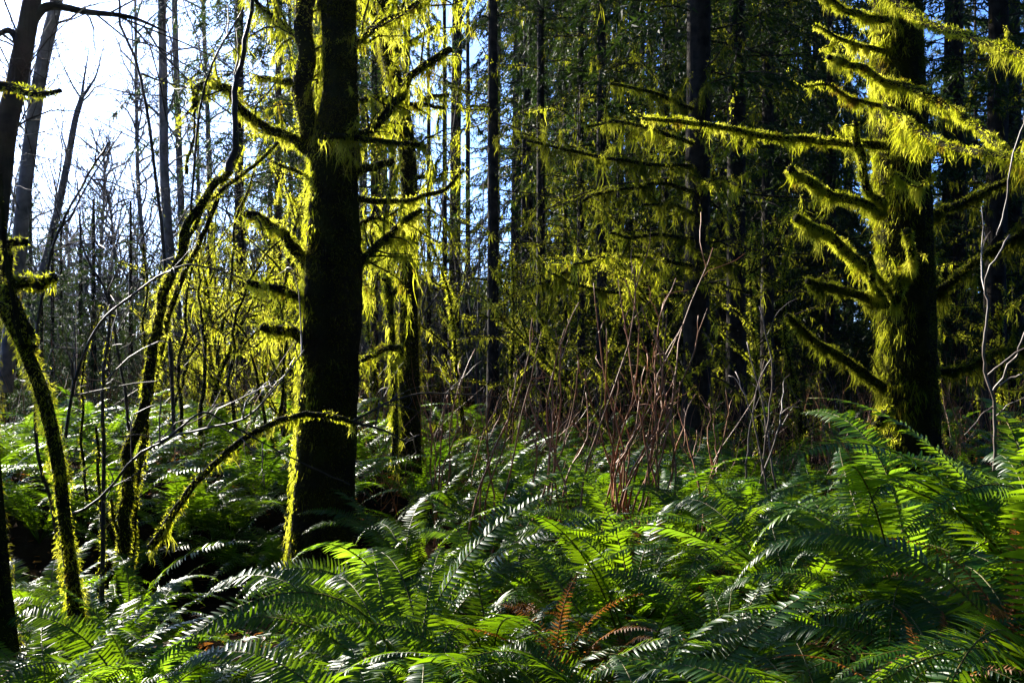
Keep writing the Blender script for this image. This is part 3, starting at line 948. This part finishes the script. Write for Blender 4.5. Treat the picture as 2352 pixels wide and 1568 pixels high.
def stem(parent, pts, d0, d1, w0, w1, seed, fz=6500, dr=10, twig=0, material='mossbark', hair=.022, mossm='moss', amp=.2):
    g = np.random.default_rng(seed)
    n = len(pts)
    q = np.array([P(x, y, d0 + (d1 - d0) * i / (n - 1)) for i, (x, y) in enumerate(pts)])
    dm = (d0 + d1) / 2
    p = wiggle(spline(q, 5), w0 * pxm(dm) * amp, g)
    r = np.linspace(w0, w1, len(p)) * pxm(dm) / 2
    wb, mo = MB(), MB()
    tube(wb, p, r, 8, .05, g)
    tw = side_twigs(p, r, twig, .5, g, .7, .35)
    for tp, tr in tw:
        rr = np.linspace(.0045, .002, len(tp))
        tube(wb, tp, rr, 4)
        for sp, sr in side_twigs(tp, rr, 3, .22, g, .7, .2):
            tube(wb, sp, np.linspace(.0025, .0014, len(sp)), 3)
    base = np.array(parent.location).astype(np.float32)
    wb.v = [v - base for v in wb.v]
    o = wb.build('stem', M[material], parent, True)
    if fz:
        fuzz(mo, p, r, fz, hair, .0055, g=g)
        if dr:
            drapes(mo, p, r, dr, .07, 6, .005, g)
        mo.v = [v - base for v in mo.v]
        mo.build('moss', M[mossm], o)
    return o


stem(t, [(270, 1480), (282, 1300), (300, 1100), (320, 950), (345, 800), (385, 645), (425, 540), (475, 455), (525, 395)], D, D, 31, 17, 701, dr=24)
stem(t, [(525, 395), (540, 300), (546, 190), (565, 90), (582, -20)], D, D, 17, 8, 702, fz=300, dr=0, twig=5, material='twig_dark')
stem(t, [(290, 1420), (312, 1150), (330, 1000), (350, 880), (395, 690), (440, 590), (490, 470), (540, 350)], D + .15, D + .2, 18, 10, 703, dr=20, twig=4)
stem(t, [(420, 560), (480, 470), (560, 395), (640, 330)], D, D + .3, 12, 7, 704, dr=30)
stem(t, [(232, 1460), (238, 1250), (240, 1000), (243, 850), (250, 700)], D - .2, D, 12, 6, 705, fz=1200, dr=0, twig=6, material='twig_dark')
stem(t, [(225, 1450), (235, 1280), (228, 1100), (222, 980)], D - .1, D, 10, 6, 706, fz=2500, dr=6, twig=3)
stem(t, [(432, 560), (440, 430), (458, 250), (500, 120), (560, 20)], D, D - .2, 7, 4, 707, fz=0, twig=5, material='twig_dark')
stem(t, [(428, 400), (432, 360), (442, 330), (446, 250)], D + .1, D + .1, 9, 6, 708, fz=6000, dr=30, hair=.025)
stem(t, [(245, 1350), (270, 1290), (285, 1260), (262, 1200), (256, 1150)], D, D, 12, 6, 709, fz=5000, dr=10)
stem(t, [(300, 1060), (380, 1005), (470, 985), (560, 962), (635, 890), (700, 800)], D - .1, D - .3, 7, 3, 710, fz=0, twig=8, material='twig')
stem(t, [(150, 1005), (180, 850), (230, 740), (300, 680), (400, 615), (470, 610), (560, 640)], D - .2, D - .2, 8, 3, 711, fz=0, twig=8, material='twig_dark')
stem(t, [(140, 1190), (230, 1145), (310, 1050), (380, 1010), (440, 960), (480, 950), (560, 995), (700, 1065), (805, 1112)], D - .3, D - .2, 7, 3, 712, fz=0, twig=4, material='twig_dark')
D = 5.6
t = thing('leaning_twig', 'long thin dark stem curving up right across the white sky at the left', 'stem', P(88, 1290, D))
stem(t, [(150, 1290), (115, 1150), (82, 1000), (84, 800), (98, 660), (130, 535), (190, 430), (252, 330)], D, D, 9, 5, 713, fz=900, dr=3, twig=3, material='twig_dark')
stem(t, [(130, 535), (160, 500), (205, 420), (280, 300)], D, D, 5, 3, 714, fz=0, twig=3, material='twig_dark')
t = thing('leaning_twig', 'forked thin twig standing low before the white sky, left of the vine maple', 'stem', P(270, 900, 6))
stem(t, [(300, 1000), (280, 860), (245, 680), (210, 610), (186, 560), (186, 470)], 6, 6, 7, 4, 715, fz=0, twig=4, material='twig_dark')
stem(t, [(245, 680), (270, 620), (295, 570)], 6, 6, 4, 2, 716, fz=0, material='twig_dark')
t = thing('leaning_twig', 'tall thin sapling stem rising in front of the straight grey trunk', 'stem', P(385, 1000, 6.6))
stem(t, [(400, 1000), (382, 640), (345, 330), (325, 180), (280, 60), (265, -30)], 6.6, 6.6, 9, 5, 717, fz=300, dr=0, twig=9, material='twig_dark')
stem(t, [(325, 170), (380, 190), (470, 210)], 6.6, 6.6, 5, 3, 718, fz=800, dr=10, material='twig_dark')
stem(t, [(330, 60), (400, 155), (450, 200)], 6.6, 6.6, 5, 3, 719, fz=0, twig=5, material='twig_dark')

SLIM = 'slender mossy stems of the left tangle'
for k, (pts, d, w, lab) in enumerate([
        ([(330, 1080), (345, 900), (372, 760), (412, 640), (430, 560)], 6.6, 9, 'slender mossy stem right beside the vine maple, bending right with it'),
        ([(415, 1000), (418, 850), (430, 700), (462, 560), (500, 470)], 8, 9, 'slender mossy stem just right of the vine maple stems'),
        ([(462, 1000), (466, 820), (458, 700), (466, 610)], 8.5, 10, 'upright mossy stem between the vine maple and the mossy stubs'),
        ([(540, 980), (525, 850), (545, 720), (600, 600), (655, 540)], 8.5, 9, 'slender mossy stem leaning right towards the stubs of the biggest trunk'),
        ([(400, 960), (425, 860), (470, 760), (545, 690), (600, 660)], 9, 8, 'slender mossy stem arching low to the right behind the vine maple'),
        ([(610, 980), (592, 860), (560, 770), (520, 700)], 9, 8, 'slender mossy stem leaning left beside the biggest trunk'),
        ([(498, 980), (505, 780), (530, 620), (548, 480), (600, 350)], 10, 9, 'tall slender mossy stem rising in the backlit tangle'),
        ([(355, 980), (338, 820), (342, 690), (330, 560)], 10, 8, 'thin mossy stem just left of the vine maple middle'),
        ([(200, 1150), (185, 950), (196, 820), (240, 700)], 7, 7, 'thin mossy stem between the bent mossy tree and the vine maple'),
        ([(640, 960), (655, 820), (640, 700), (662, 620)], 8.6, 8, 'thin mossy stem close against the left rim of the biggest trunk')]):
    t = thing('slender_stem', lab, 'stem', P(pts[0][0], pts[0][1], d), SLIM)
    stem(t, pts, d, d + .2, w, w * .45, 760 + k, fz=4200, dr=26, twig=7, hair=.018, amp=.5)

# ---- long arching mossy branch in front of the big trunk
D = 6.0
t = thing('arching_branch', 'long mossy branch arching up from the ferns across the front of the biggest trunk', 'branch', P(345, 1258, D))
px_limb(t, [(345, 1258), (400, 1180), (470, 1090), (560, 1012), (640, 966), (700, 950), (760, 955), (808, 968)], D, D - .1, 9, 6, 720, drape=50, Lmax=.16, twigs=3, Lt=.2)
stem(t, [(808, 968), (870, 985), (930, 1010), (960, 1000)], D - .1, D + .2, 7, 3, 721, fz=0, twig=3, material='twig_dark')
stem(t, [(808, 968), (880, 930), (960, 905), (1060, 905), (1170, 915)], D - .1, D + .4, 6, 2, 722, fz=0, twig=4, material='twig_dark')


# ------------------------------------------------------------------ bare twig shrubs
def shrub(name, label, x, d, ybase, tips, w, seed, material, group, twig=3, sway=.09):
    g = np.random.default_rng(seed)
    b = P(x, ybase, d)
    b[2] = float(gz(b[0], b[1]))
    t = thing(name, label, 'shrub', b, group)
    for k, (tx, ty, td) in enumerate(tips):
        e = P(tx, ty, d + td)
        s = b + np.append(g.normal(size=2) * .13, 0)
        h = np.linalg.norm(e - s)
        mid1 = s + (e - s) * .35 + np.array([(s[0] - e[0]) * .12, 0, .03]) + g.normal(size=3) * sway * h * .3
        mid2 = s + (e - s) * .7 + g.normal(size=3) * sway * h * .4
        p = wiggle(spline([s, mid1, mid2, e], 5), .011, g)
        r = np.linspace(w, w * .4, len(p)) * pxm(d) / 2
        wb = MB()
        tube(wb, p, r, 6)
        for tp, tr in side_twigs(p[6:], r[6:], twig, .30 * h * .6, g, .45, .5):
            tube(wb, tp, np.linspace(w * .4, w * .18, len(tp)) * pxm(d) / 2, 4)
        wb.v = [v - b.astype(np.float32) for v in wb.v]
        wb.build('stem', M[material], t, True)
    return t


OS = 'bare twig shrubs'
shrub('osier_shrub', 'tall clump of bare red-brown twigs rising from the ferns right of centre', 1440, 6.6, 1200,
      [(1370, 650, .2), (1395, 760, 0), (1420, 640, .3), (1440, 640, .1), (1455, 740, -.2), (1470, 700, .3), (1490, 800, 0), (1505, 760, .2), (1530, 720, .1), (1545, 640, .3), (1615, 705, 0), (1575, 735, .2),
       (1515, 860, -.2), (1480, 880, -.1), (1425, 860, .1), (1405, 900, .2), (1555, 860, .2), (1340, 850, .1), (1465, 600, .2), (1640, 565, .5), (1500, 940, -.1), (1530, 960, 0)], 6.3, 801, 'osier', OS)
shrub('osier_shrub', 'small clump of bare twigs leaning right, left of the tall red-brown clump', 1150, 7.2, 1090, [(1245, 760, .2), (1225, 735, 0), (1130, 880, 0), (1190, 850, .1), (1290, 800, .3), (1100, 920, .1), (1330, 700, .3)], 6, 802, 'osier', OS)
shrub('osier_shrub', 'sparse pale twigs between the small leaning clump and the tall red-brown one', 1275, 7.6, 1080, [(1265, 850, .2), (1300, 760, 0), (1240, 900, 0), (1330, 830, .1), (1350, 900, .3), (1210, 820, .1)], 6, 803, 'osier', OS)
shrub('osier_shrub', 'low spindly twigs right of the tall red-brown clump', 1590, 7.5, 1080, [(1625, 930, .2), (1600, 900, 0), (1665, 900, 0), (1560, 880, .1), (1640, 970, .3)], 6, 804, 'osier', OS)
shrub('osier_shrub', 'thin twigs rising left of the small leaning clump, near the thinner dark trunk', 1020, 7.8, 1070, [(990, 880, .2), (1035, 830, 0), (1065, 860, 0), (960, 900, .1), (1090, 800, .2)], 5, 805, 'osier', OS)
shrub('osier_shrub', 'mossy thin twigs left of the right-hand mossy tree', 1730, 8.2, 1040, [(1715, 780, .2), (1745, 700, 0), (1770, 820, 0), (1690, 850, .1), (1800, 880, .2)], 6, 806, 'twig', OS)
D = 4.6
t = thing('pale_twig', 'pale bare sapling with forked twigs at the right edge above the ferns', 'shrub', P(2282, 1080, D))
for k, (pts, w0, w1) in enumerate([([(2283, 1080), (2288, 960), (2268, 870), (2264, 780), (2272, 690), (2278, 610), (2318, 540)], 8, 5), ([(2280, 900), (2310, 850), (2340, 800), (2365, 720)], 5, 4),
                                   ([(2283, 890), (2320, 870), (2365, 855)], 5, 3), ([(2270, 860), (2310, 825), (2365, 795)], 4, 3), ([(2290, 540), (2310, 470), (2318, 400), (2345, 290), (2360, 260)], 5, 3), ([(2286, 960), (2310, 930), (2360, 910)], 3, 2), ([(2284, 930), (2250, 960), (2215, 1000)], 3, 2)]):
    stem(t, pts, D, D - .1, w0, w1, 820 + k, fz=0, material='twig', twig=1 if k == 0 else 0, amp=.5)

# thicket of fine bare twigs deep behind the ferns (nobody could count it)
g = np.random.default_rng(92)
mb = MB()
n = 1700
d = 8.5 + 8 * g.random(n)
xx = (g.random(n) - .5) * d * 1.05
root = np.stack([xx, d, gz(xx, d)], -1)
ribbons(mb, root, np.stack([.35 * g.normal(size=n), .3 * g.normal(size=n), np.ones(n)], -1), .7 + 1.0 * g.random(n), .010, 6, -.02, .13, None, g)
o = mb.build('twig_undergrowth', M['osier'])
tag(o, 'thicket of fine bare twigs at the foot of the dark wood', 'undergrowth', kind='stuff')


# pale feathery thicket far beyond the sunny gap
g = np.random.default_rng(93)
mb = MB()
for k in range(150):
    d = 22 + 28 * g.random()
    x = -d * (.02 + .60 * g.random())
    b = np.array([x, d, 0])
    for q in range(5):
        dd = unit(np.array([.25 * g.normal(), .25 * g.normal(), 1]))
        h = 3.0 + 4.5 * g.random()
        p = [b]
        for s in range(7):
            dd = unit(dd + g.normal(size=3) * .08)
            p.append(p[-1] + dd * h / 7)
        p = np.array(p)
        r = np.linspace(.035, .008, 8)
        tube(mb, p, r, 4)
        qq, tt, rr = along(p[1:], r[1:], 60, g)
        ribbons(mb, qq, unit(tt + g.normal(size=(60, 3)) * .6 + [0, 0, .4]), .5 + .9 * g.random(60), .012, 4, -.03, .18, None, g)
o = mb.build('far_thicket', M['bark_grey'])
tag(o, 'pale feathery thicket of bare twigs far behind the sunny gap', 'thicket', kind='stuff')


# ------------------------------------------------------------------ sword ferns
def frond(seed, L=1.1, pairs=44, pin=.085, elev=62, bend=1.15, detail=True, twist=.25, side=0.0):
    """once-pinnate frond, root at origin, growing towards +X; returns leaf MB and rachis MB"""
    g = np.random.default_rng(seed)
    n = 36
    th = R(elev) - bend * R(95) * (np.linspace(0, 1, n) ** 1.35)
    yaw = side * np.linspace(0, 1, n) ** 1.5
    st = np.stack([np.cos(th) * np.cos(yaw), np.cos(th) * np.sin(yaw), np.sin(th)], -1) * L / (n - 1)
    p = np.concatenate([[[0, 0, 0]], np.cumsum(st, 0)[:-1]])
    T = unit(np.gradient(p, axis=0))
    Sd = unit(np.cross(T, np.array([0, 0, 1.0]) + 1e-4))
    Sd = np.where((Sd[:, 1:2] > 0), -Sd, Sd)
    tw = twist * np.linspace(0, 1, n)[:, None] * (1 if g.random() < .5 else -1)
    N = unit(np.cross(Sd, T))
    N = np.where(N[:, 2:3] * 0 + np.sum(N * [0, 0, 1], 1, keepdims=True) < 0, N, N)
    Sd2 = Sd * np.cos(tw) + N * np.sin(tw)
    N2 = N * np.cos(tw) - Sd * np.sin(tw)
    lf = MB()
    s = np.linspace(.13, .995, pairs)
    s = np.repeat(s, 2)
    sg = np.tile([1, -1], pairs)
    s = np.clip(s + np.where(sg > 0, .5, 0) * .86 / pairs, 0, 1)
    m = len(s)
    idx = s * (n - 1)
    i = np.clip(idx.astype(int), 0, n - 2)
    f = (idx - i)[:, None]
    lerp = lambda A: A[i] * (1 - f) + A[i + 1] * f
    q, tt, ss, nn = lerp(p), unit(lerp(T)), unit(lerp(Sd2)), unit(lerp(N2))
    u_ = (s - .13) / .87
    prof = np.clip(np.minimum(.55 + u_ * 2.2, 1), 0, 1) * np.clip((1 - u_) / .62, 0.02, 1) ** .75
    l = pin * prof * (.9 + .2 * g.random(m))
    keep = (l > .006) & (g.random(m) > .02)
    q, tt, ss, nn, l, sg, s = q[keep], tt[keep], ss[keep], nn[keep], l[keep], sg[keep], s[keep]
    m = len(s)
    dirv = unit(ss * sg[:, None] + tt * (.16 + .35 * s[:, None] ** 2) + nn * (.10 * g.normal(size=m) + .06)[:, None])
    # blade rolls a little, like slats
    wv = unit(tt - dirv * np.sum(tt * dirv, 1, keepdims=True))
    nv = unit(np.cross(dirv, wv))
    nv = np.where(np.sum(nv * nn, 1, keepdims=True) < 0, -nv, nv)
    roll = (.28 + .16 * g.normal(size=m))[:, None]
    wv, nv = wv * np.cos(roll) + nv * np.sin(roll), nv * np.cos(roll) - wv * np.sin(roll)
    wd = np.minimum(.0115 * L / 1.1, l * .34)
    if detail:
        ts = np.array([0, .12, .45, .78, 1.0])
        ws = np.array([.45, 1.0, .85, .5, .04])
        cols = 3
    else:
        ts = np.array([0, .4, 1.0])
        ws = np.array([.7, 1.0, .05])
        cols = 2
    drop = .22 * (.5 + g.random(m))
    rows = []
    for a, b in zip(ts, ws):
        c = q + dirv * (l * a)[:, None] - nn * (l * drop * a * a)[:, None] + wv * (l * .10 * a * a)[:, None]
        if cols == 3:
            rows.append(np.stack([c - wv * (wd * b / 2)[:, None] + nv * (wd * b * .14)[:, None], c, c + wv * (wd * b / 2)[:, None] + nv * (wd * b * .14)[:, None]], 1))
        else:
            rows.append(np.stack([c - wv * (wd * b / 2)[:, None], c + wv * (wd * b / 2)[:, None]], 1))
    v = np.stack(rows, 1)
    k = len(ts)
    base = (np.arange(m) * k * cols)[:, None, None]
    ii = (np.arange(k - 1) * cols)[None, :, None]
    jj = np.arange(cols - 1)[None, None]
    a = base + ii + jj
    fc = np.stack([a, a + 1, a + cols + 1, a + cols], -1).reshape(-1, 4)
    lf.add(v.reshape(-1, 3), fc)
    ra = MB()
    tube(ra, p[::2], np.linspace(.0042, .0012, len(p[::2])), 5 if detail else 3)
    return lf, ra


FR = []
for k in range(12):
    g = np.random.default_rng(1000 + k)
    kw = dict(L=.95 + .3 * g.random(), pairs=int(60 + 12 * g.random()), pin=.070 + .028 * g.random(), elev=46 + 30 * g.random(), bend=.85 + .65 * g.random(), twist=.1 + .5 * g.random(), side=.5 * g.normal())
    lf, ra = frond(1000 + k, **kw)
    FR.append((lf.mesh('frond', M['fern'], True), ra.mesh('rachis', M['rachis'], True), lf.mesh('frond', M['fern_light'], True)))
DEADF = []
for k in range(3):
    lf, ra = frond(1100 + k, L=.9, pairs=40, pin=.06, elev=34, bend=1.0, twist=.8, side=.3)
    DEADF.append((lf.mesh('dead_frond', M['dead'], True), ra.mesh('rachis', M['dead'], True)))


def fern(x, y, label, seed, size=1.0, nf=14, group='sword ferns', light=.12, dead=1, aim=None):
    g = np.random.default_rng(seed)
    t = thing('sword_fern', label, 'fern', (x, y, float(gz(x, y))), group)
    for k in range(nf):
        a, b, c = FR[int(g.integers(len(FR)))]
        az = k * 2.399 + g.normal() * .35
        f = link('frond', c if g.random() < light else a, t)
        f.rotation_euler = (g.normal() * .15, g.normal() * .16, az)
        s = size * (.75 + .4 * g.random())
        f.scale = (s, s, s)
        link('rachis', b, f)
    for k in range(dead):
        a, b = DEADF[int(g.integers(3))]
        f = link('dead_frond', a, t)
        f.rotation_euler = (g.normal() * .2, .15 + g.normal() * .15, g.random() * 6.28)
        s = size * .85
        f.scale = (s, s, s)
        link('rachis', b, f)
    return t


def whole_fern(seed, nf=13):
    g = np.random.default_rng(seed)
    mb = MB()
    for k in range(nf):
        lf, ra = frond(seed * 31 + k, L=.9 + .3 * g.random(), pairs=42, pin=.085, elev=48 + 28 * g.random(), bend=.75 + .6 * g.random(), detail=False, twist=.4 * g.random(), side=.4 * g.normal())
        az = k * 2.399 + g.normal() * .3
        c, s = math.cos(az), math.sin(az)
        Rm = np.array([[c, -s, 0], [s, c, 0], [0, 0, 1]])
        z = .75 + .4 * g.random()
        for v, f in zip(lf.v, lf.f):
            mb.add(v @ Rm.T * z, f)
        off = mb.n
        for v in ra.v:
            mb.v.append((v @ Rm.T * z).astype(np.float32))
            mb.n += len(v)
        for f in ra.f:
            mb.f.append(f + off)
    return mb.mesh('fern_fronds', M['fern'], True), None


WHOLE = [whole_fern(50 + k) for k in range(6)]

ORD = ['first', 'second', 'third', 'fourth', 'fifth', 'sixth', 'seventh', 'eighth', 'ninth', 'tenth', 'eleventh', 'twelfth', 'thirteenth']
rows = [(2.6, 7, 'in the front row along the bottom edge', .95), (3.3, 8, 'in the second row up from the bottom edge', 1.02), (4.1, 9, 'in the third row up from the bottom edge', 1.04),
        (5.0, 10, 'in the row beside the vine maple foot', 1.04), (5.9, 11, 'in the row before the biggest trunk foot', 1.02)]
g = np.random.default_rng(60)
sd = 2000
for d, n, where, size in rows:
    half = d * W / 2
    placed = 0
    for k in range(n):
        x = -half * 1.08 + (k + .5) * 2.16 * half / n + g.normal() * .17
        y = d + g.normal() * .22
        if abs(x - P(735, 0, 6.5)[0]) < .35 and abs(y - 6.5) < .45:
            continue
        across = x / y / W * 2352 + 1176
        if d > 4.4 and 310 < across < 640:
            continue                         # the bare shaded hollow left of the trunk
        low = (.5 if across > 590 and d > 3.6 else .66 if across > 540 else .8) if across < 830 and d > 2.8 else .85 if across < 830 else 1
        sz = low * size * 1.1 * (.85 + .25 * g.random()) * (1.1 if x > half * .45 else 1.0) * 1
        fern(x, y, 'glossy sword fern, %s from the left %s' % (ORD[placed], where), sd, sz, nf=16 + int(7 * g.random()), dead=1 + int(g.random() < .5))
        placed += 1
        sd += 1

for x, y, sz, lab in [(-.98, 2.25, .95, 'dark glossy sword fern in the bottom left corner of the photo'), (-1.5, 2.95, .95, 'shaded sword fern at the left edge just above the corner one'), (-1.95, 3.7, .9, 'shaded sword fern at the foot of the bent mossy tree'),
                      (-.72, 2.9, .8, 'sword fern below the foot of the vine maple'), (-1.2, 3.9, .8, 'sword fern hiding the foot of the vine maple stems'), (-2.6, 5.4, .9, 'sword fern behind the bent mossy tree, at its left'),
                      (1.28, 2.75, 1.2, 'tall sword fern rising highest at the lower right edge'), (1.72, 3.2, 1.45, 'tall sword fern with long arching fronds below the pale twigs'), (2.2, 4.1, 1.4, 'broad sword fern between the pale twigs and the right-hand mossy tree')]:
    fern(x, y, lab, sd, sz, 17, dead=1)
    sd += 1
for x, y, d, sz, lab in [(1480, 1200, 6.1, .8, 'orange dead fern clump at the foot of the tall red-brown twigs'), (1290, 1360, 3.7, .95, 'orange dead fern clump low in the middle of the fern bed'), (1400, 1330, 3.9, .8, 'small orange dead fern beside the one in the middle of the fern bed'),
                         (2320, 1200, 3.4, 1.0, 'orange dead fern at the right edge among the tall ferns'), (800, 1470, 2.8, .75, 'brown dead fern below the foot of the biggest trunk'), (2120, 1300, 3.1, .9, 'rusty dead fern in the lower right fern bed')]:
    b = P(x, 784, d)
    g2 = np.random.default_rng(int(x))
    t = thing('dead_fern', lab, 'fern', (b[0], b[1], float(gz(b[0], b[1])) + .12), 'dead ferns')
    for k in range(9):
        a, c = DEADF[k % 3]
        f = link('dead_frond', a, t)
        f.rotation_euler = (g2.normal() * .3, -.5 + .3 * g2.normal(), k * .7 + g2.normal() * .2)
        f.scale = (sz * .75,) * 3
        link('rachis', c, f)
beds = [('sword fern on the lip of the bank above the dark hollow', 'ferns on the bank lip', 9, (-3.6, -1.5), (7.3, 7.9)),
        ('sword fern in the sunlit bed between the left edge and the biggest trunk', 'ferns of the sunlit left bed', 46, (-5.8, -1.3), (7.5, 11.5)),
        ('sword fern in the bed between the biggest trunk and the osier twigs', 'ferns of the middle bed', 32, (-1.0, 1.6), (6.7, 11.5)),
        ('sword fern in the bed between the osier twigs and the right-hand mossy tree', 'ferns of the right bed', 30, (1.5, 3.9), (6.4, 11.5)),
        ('sword fern in the shaded bed beside the foot of the right-hand mossy tree', 'ferns at the right-hand tree', 14, (3.0, 5.6), (6.2, 10.0)),
        ('small fern in the deep shade at the foot of the dark wood', 'ferns at the foot of the wood', 40, (-7, 8), (11.5, 17))]
for lab, grp, n, (x0, x1), (y0, y1) in beds:
    for k in range(n):
        y = y0 + (y1 - y0) * g.random()
        x = x0 + (x1 - x0) * (k + g.random()) / n
        if math.hypot(x - 3.1, y - 8.0) < .45 or math.hypot(x + 1.25, y - 6.5) < .4:
            continue
        me, _ = WHOLE[int(g.integers(6))]
        o = link('sword_fern', me)
        o.location = (x, y, float(gz(x, y)))
        o.rotation_euler = (g.normal() * .06, g.normal() * .06, g.random() * 6.28)
        s = (.92 + .3 * g.random()) * (.8 if y < 7.5 and x < 0 else 1)
        o.scale = (s, s, s)
        tag(o, lab, 'fern', grp)


# ------------------------------------------------------------------ sunlit air
mb = MB()
x0, x1, y0, y1, z0, z1 = -520.0, 520.0, -515.0, 527.0, -1.6, 24.0
v = [(x, y, z) for x in (x0, x1) for y in (y0, y1) for z in (z0, z1)]
mb.add(v, [(0, 1, 3, 2), (4, 6, 7, 5), (0, 4, 5, 1), (2, 3, 7, 6), (0, 2, 6, 4), (1, 5, 7, 3)])
m, n, l = mat('haze')
pv = n.new("ShaderNodeVolumePrincipled")
pv.inputs["Color"].default_value = (0.92, 0.95, 1.0, 1)
pv.inputs["Density"].default_value = HAZE
pv.inputs["Anisotropy"].default_value = 0.85
l.new(pv.outputs[0], n.new("ShaderNodeOutputMaterial").inputs["Volume"])
o = mb.build('haze', m)
tag(o, 'thin sunlit air between the trees', 'haze', kind='stuff')
S.cycles.volume_bounces = 0
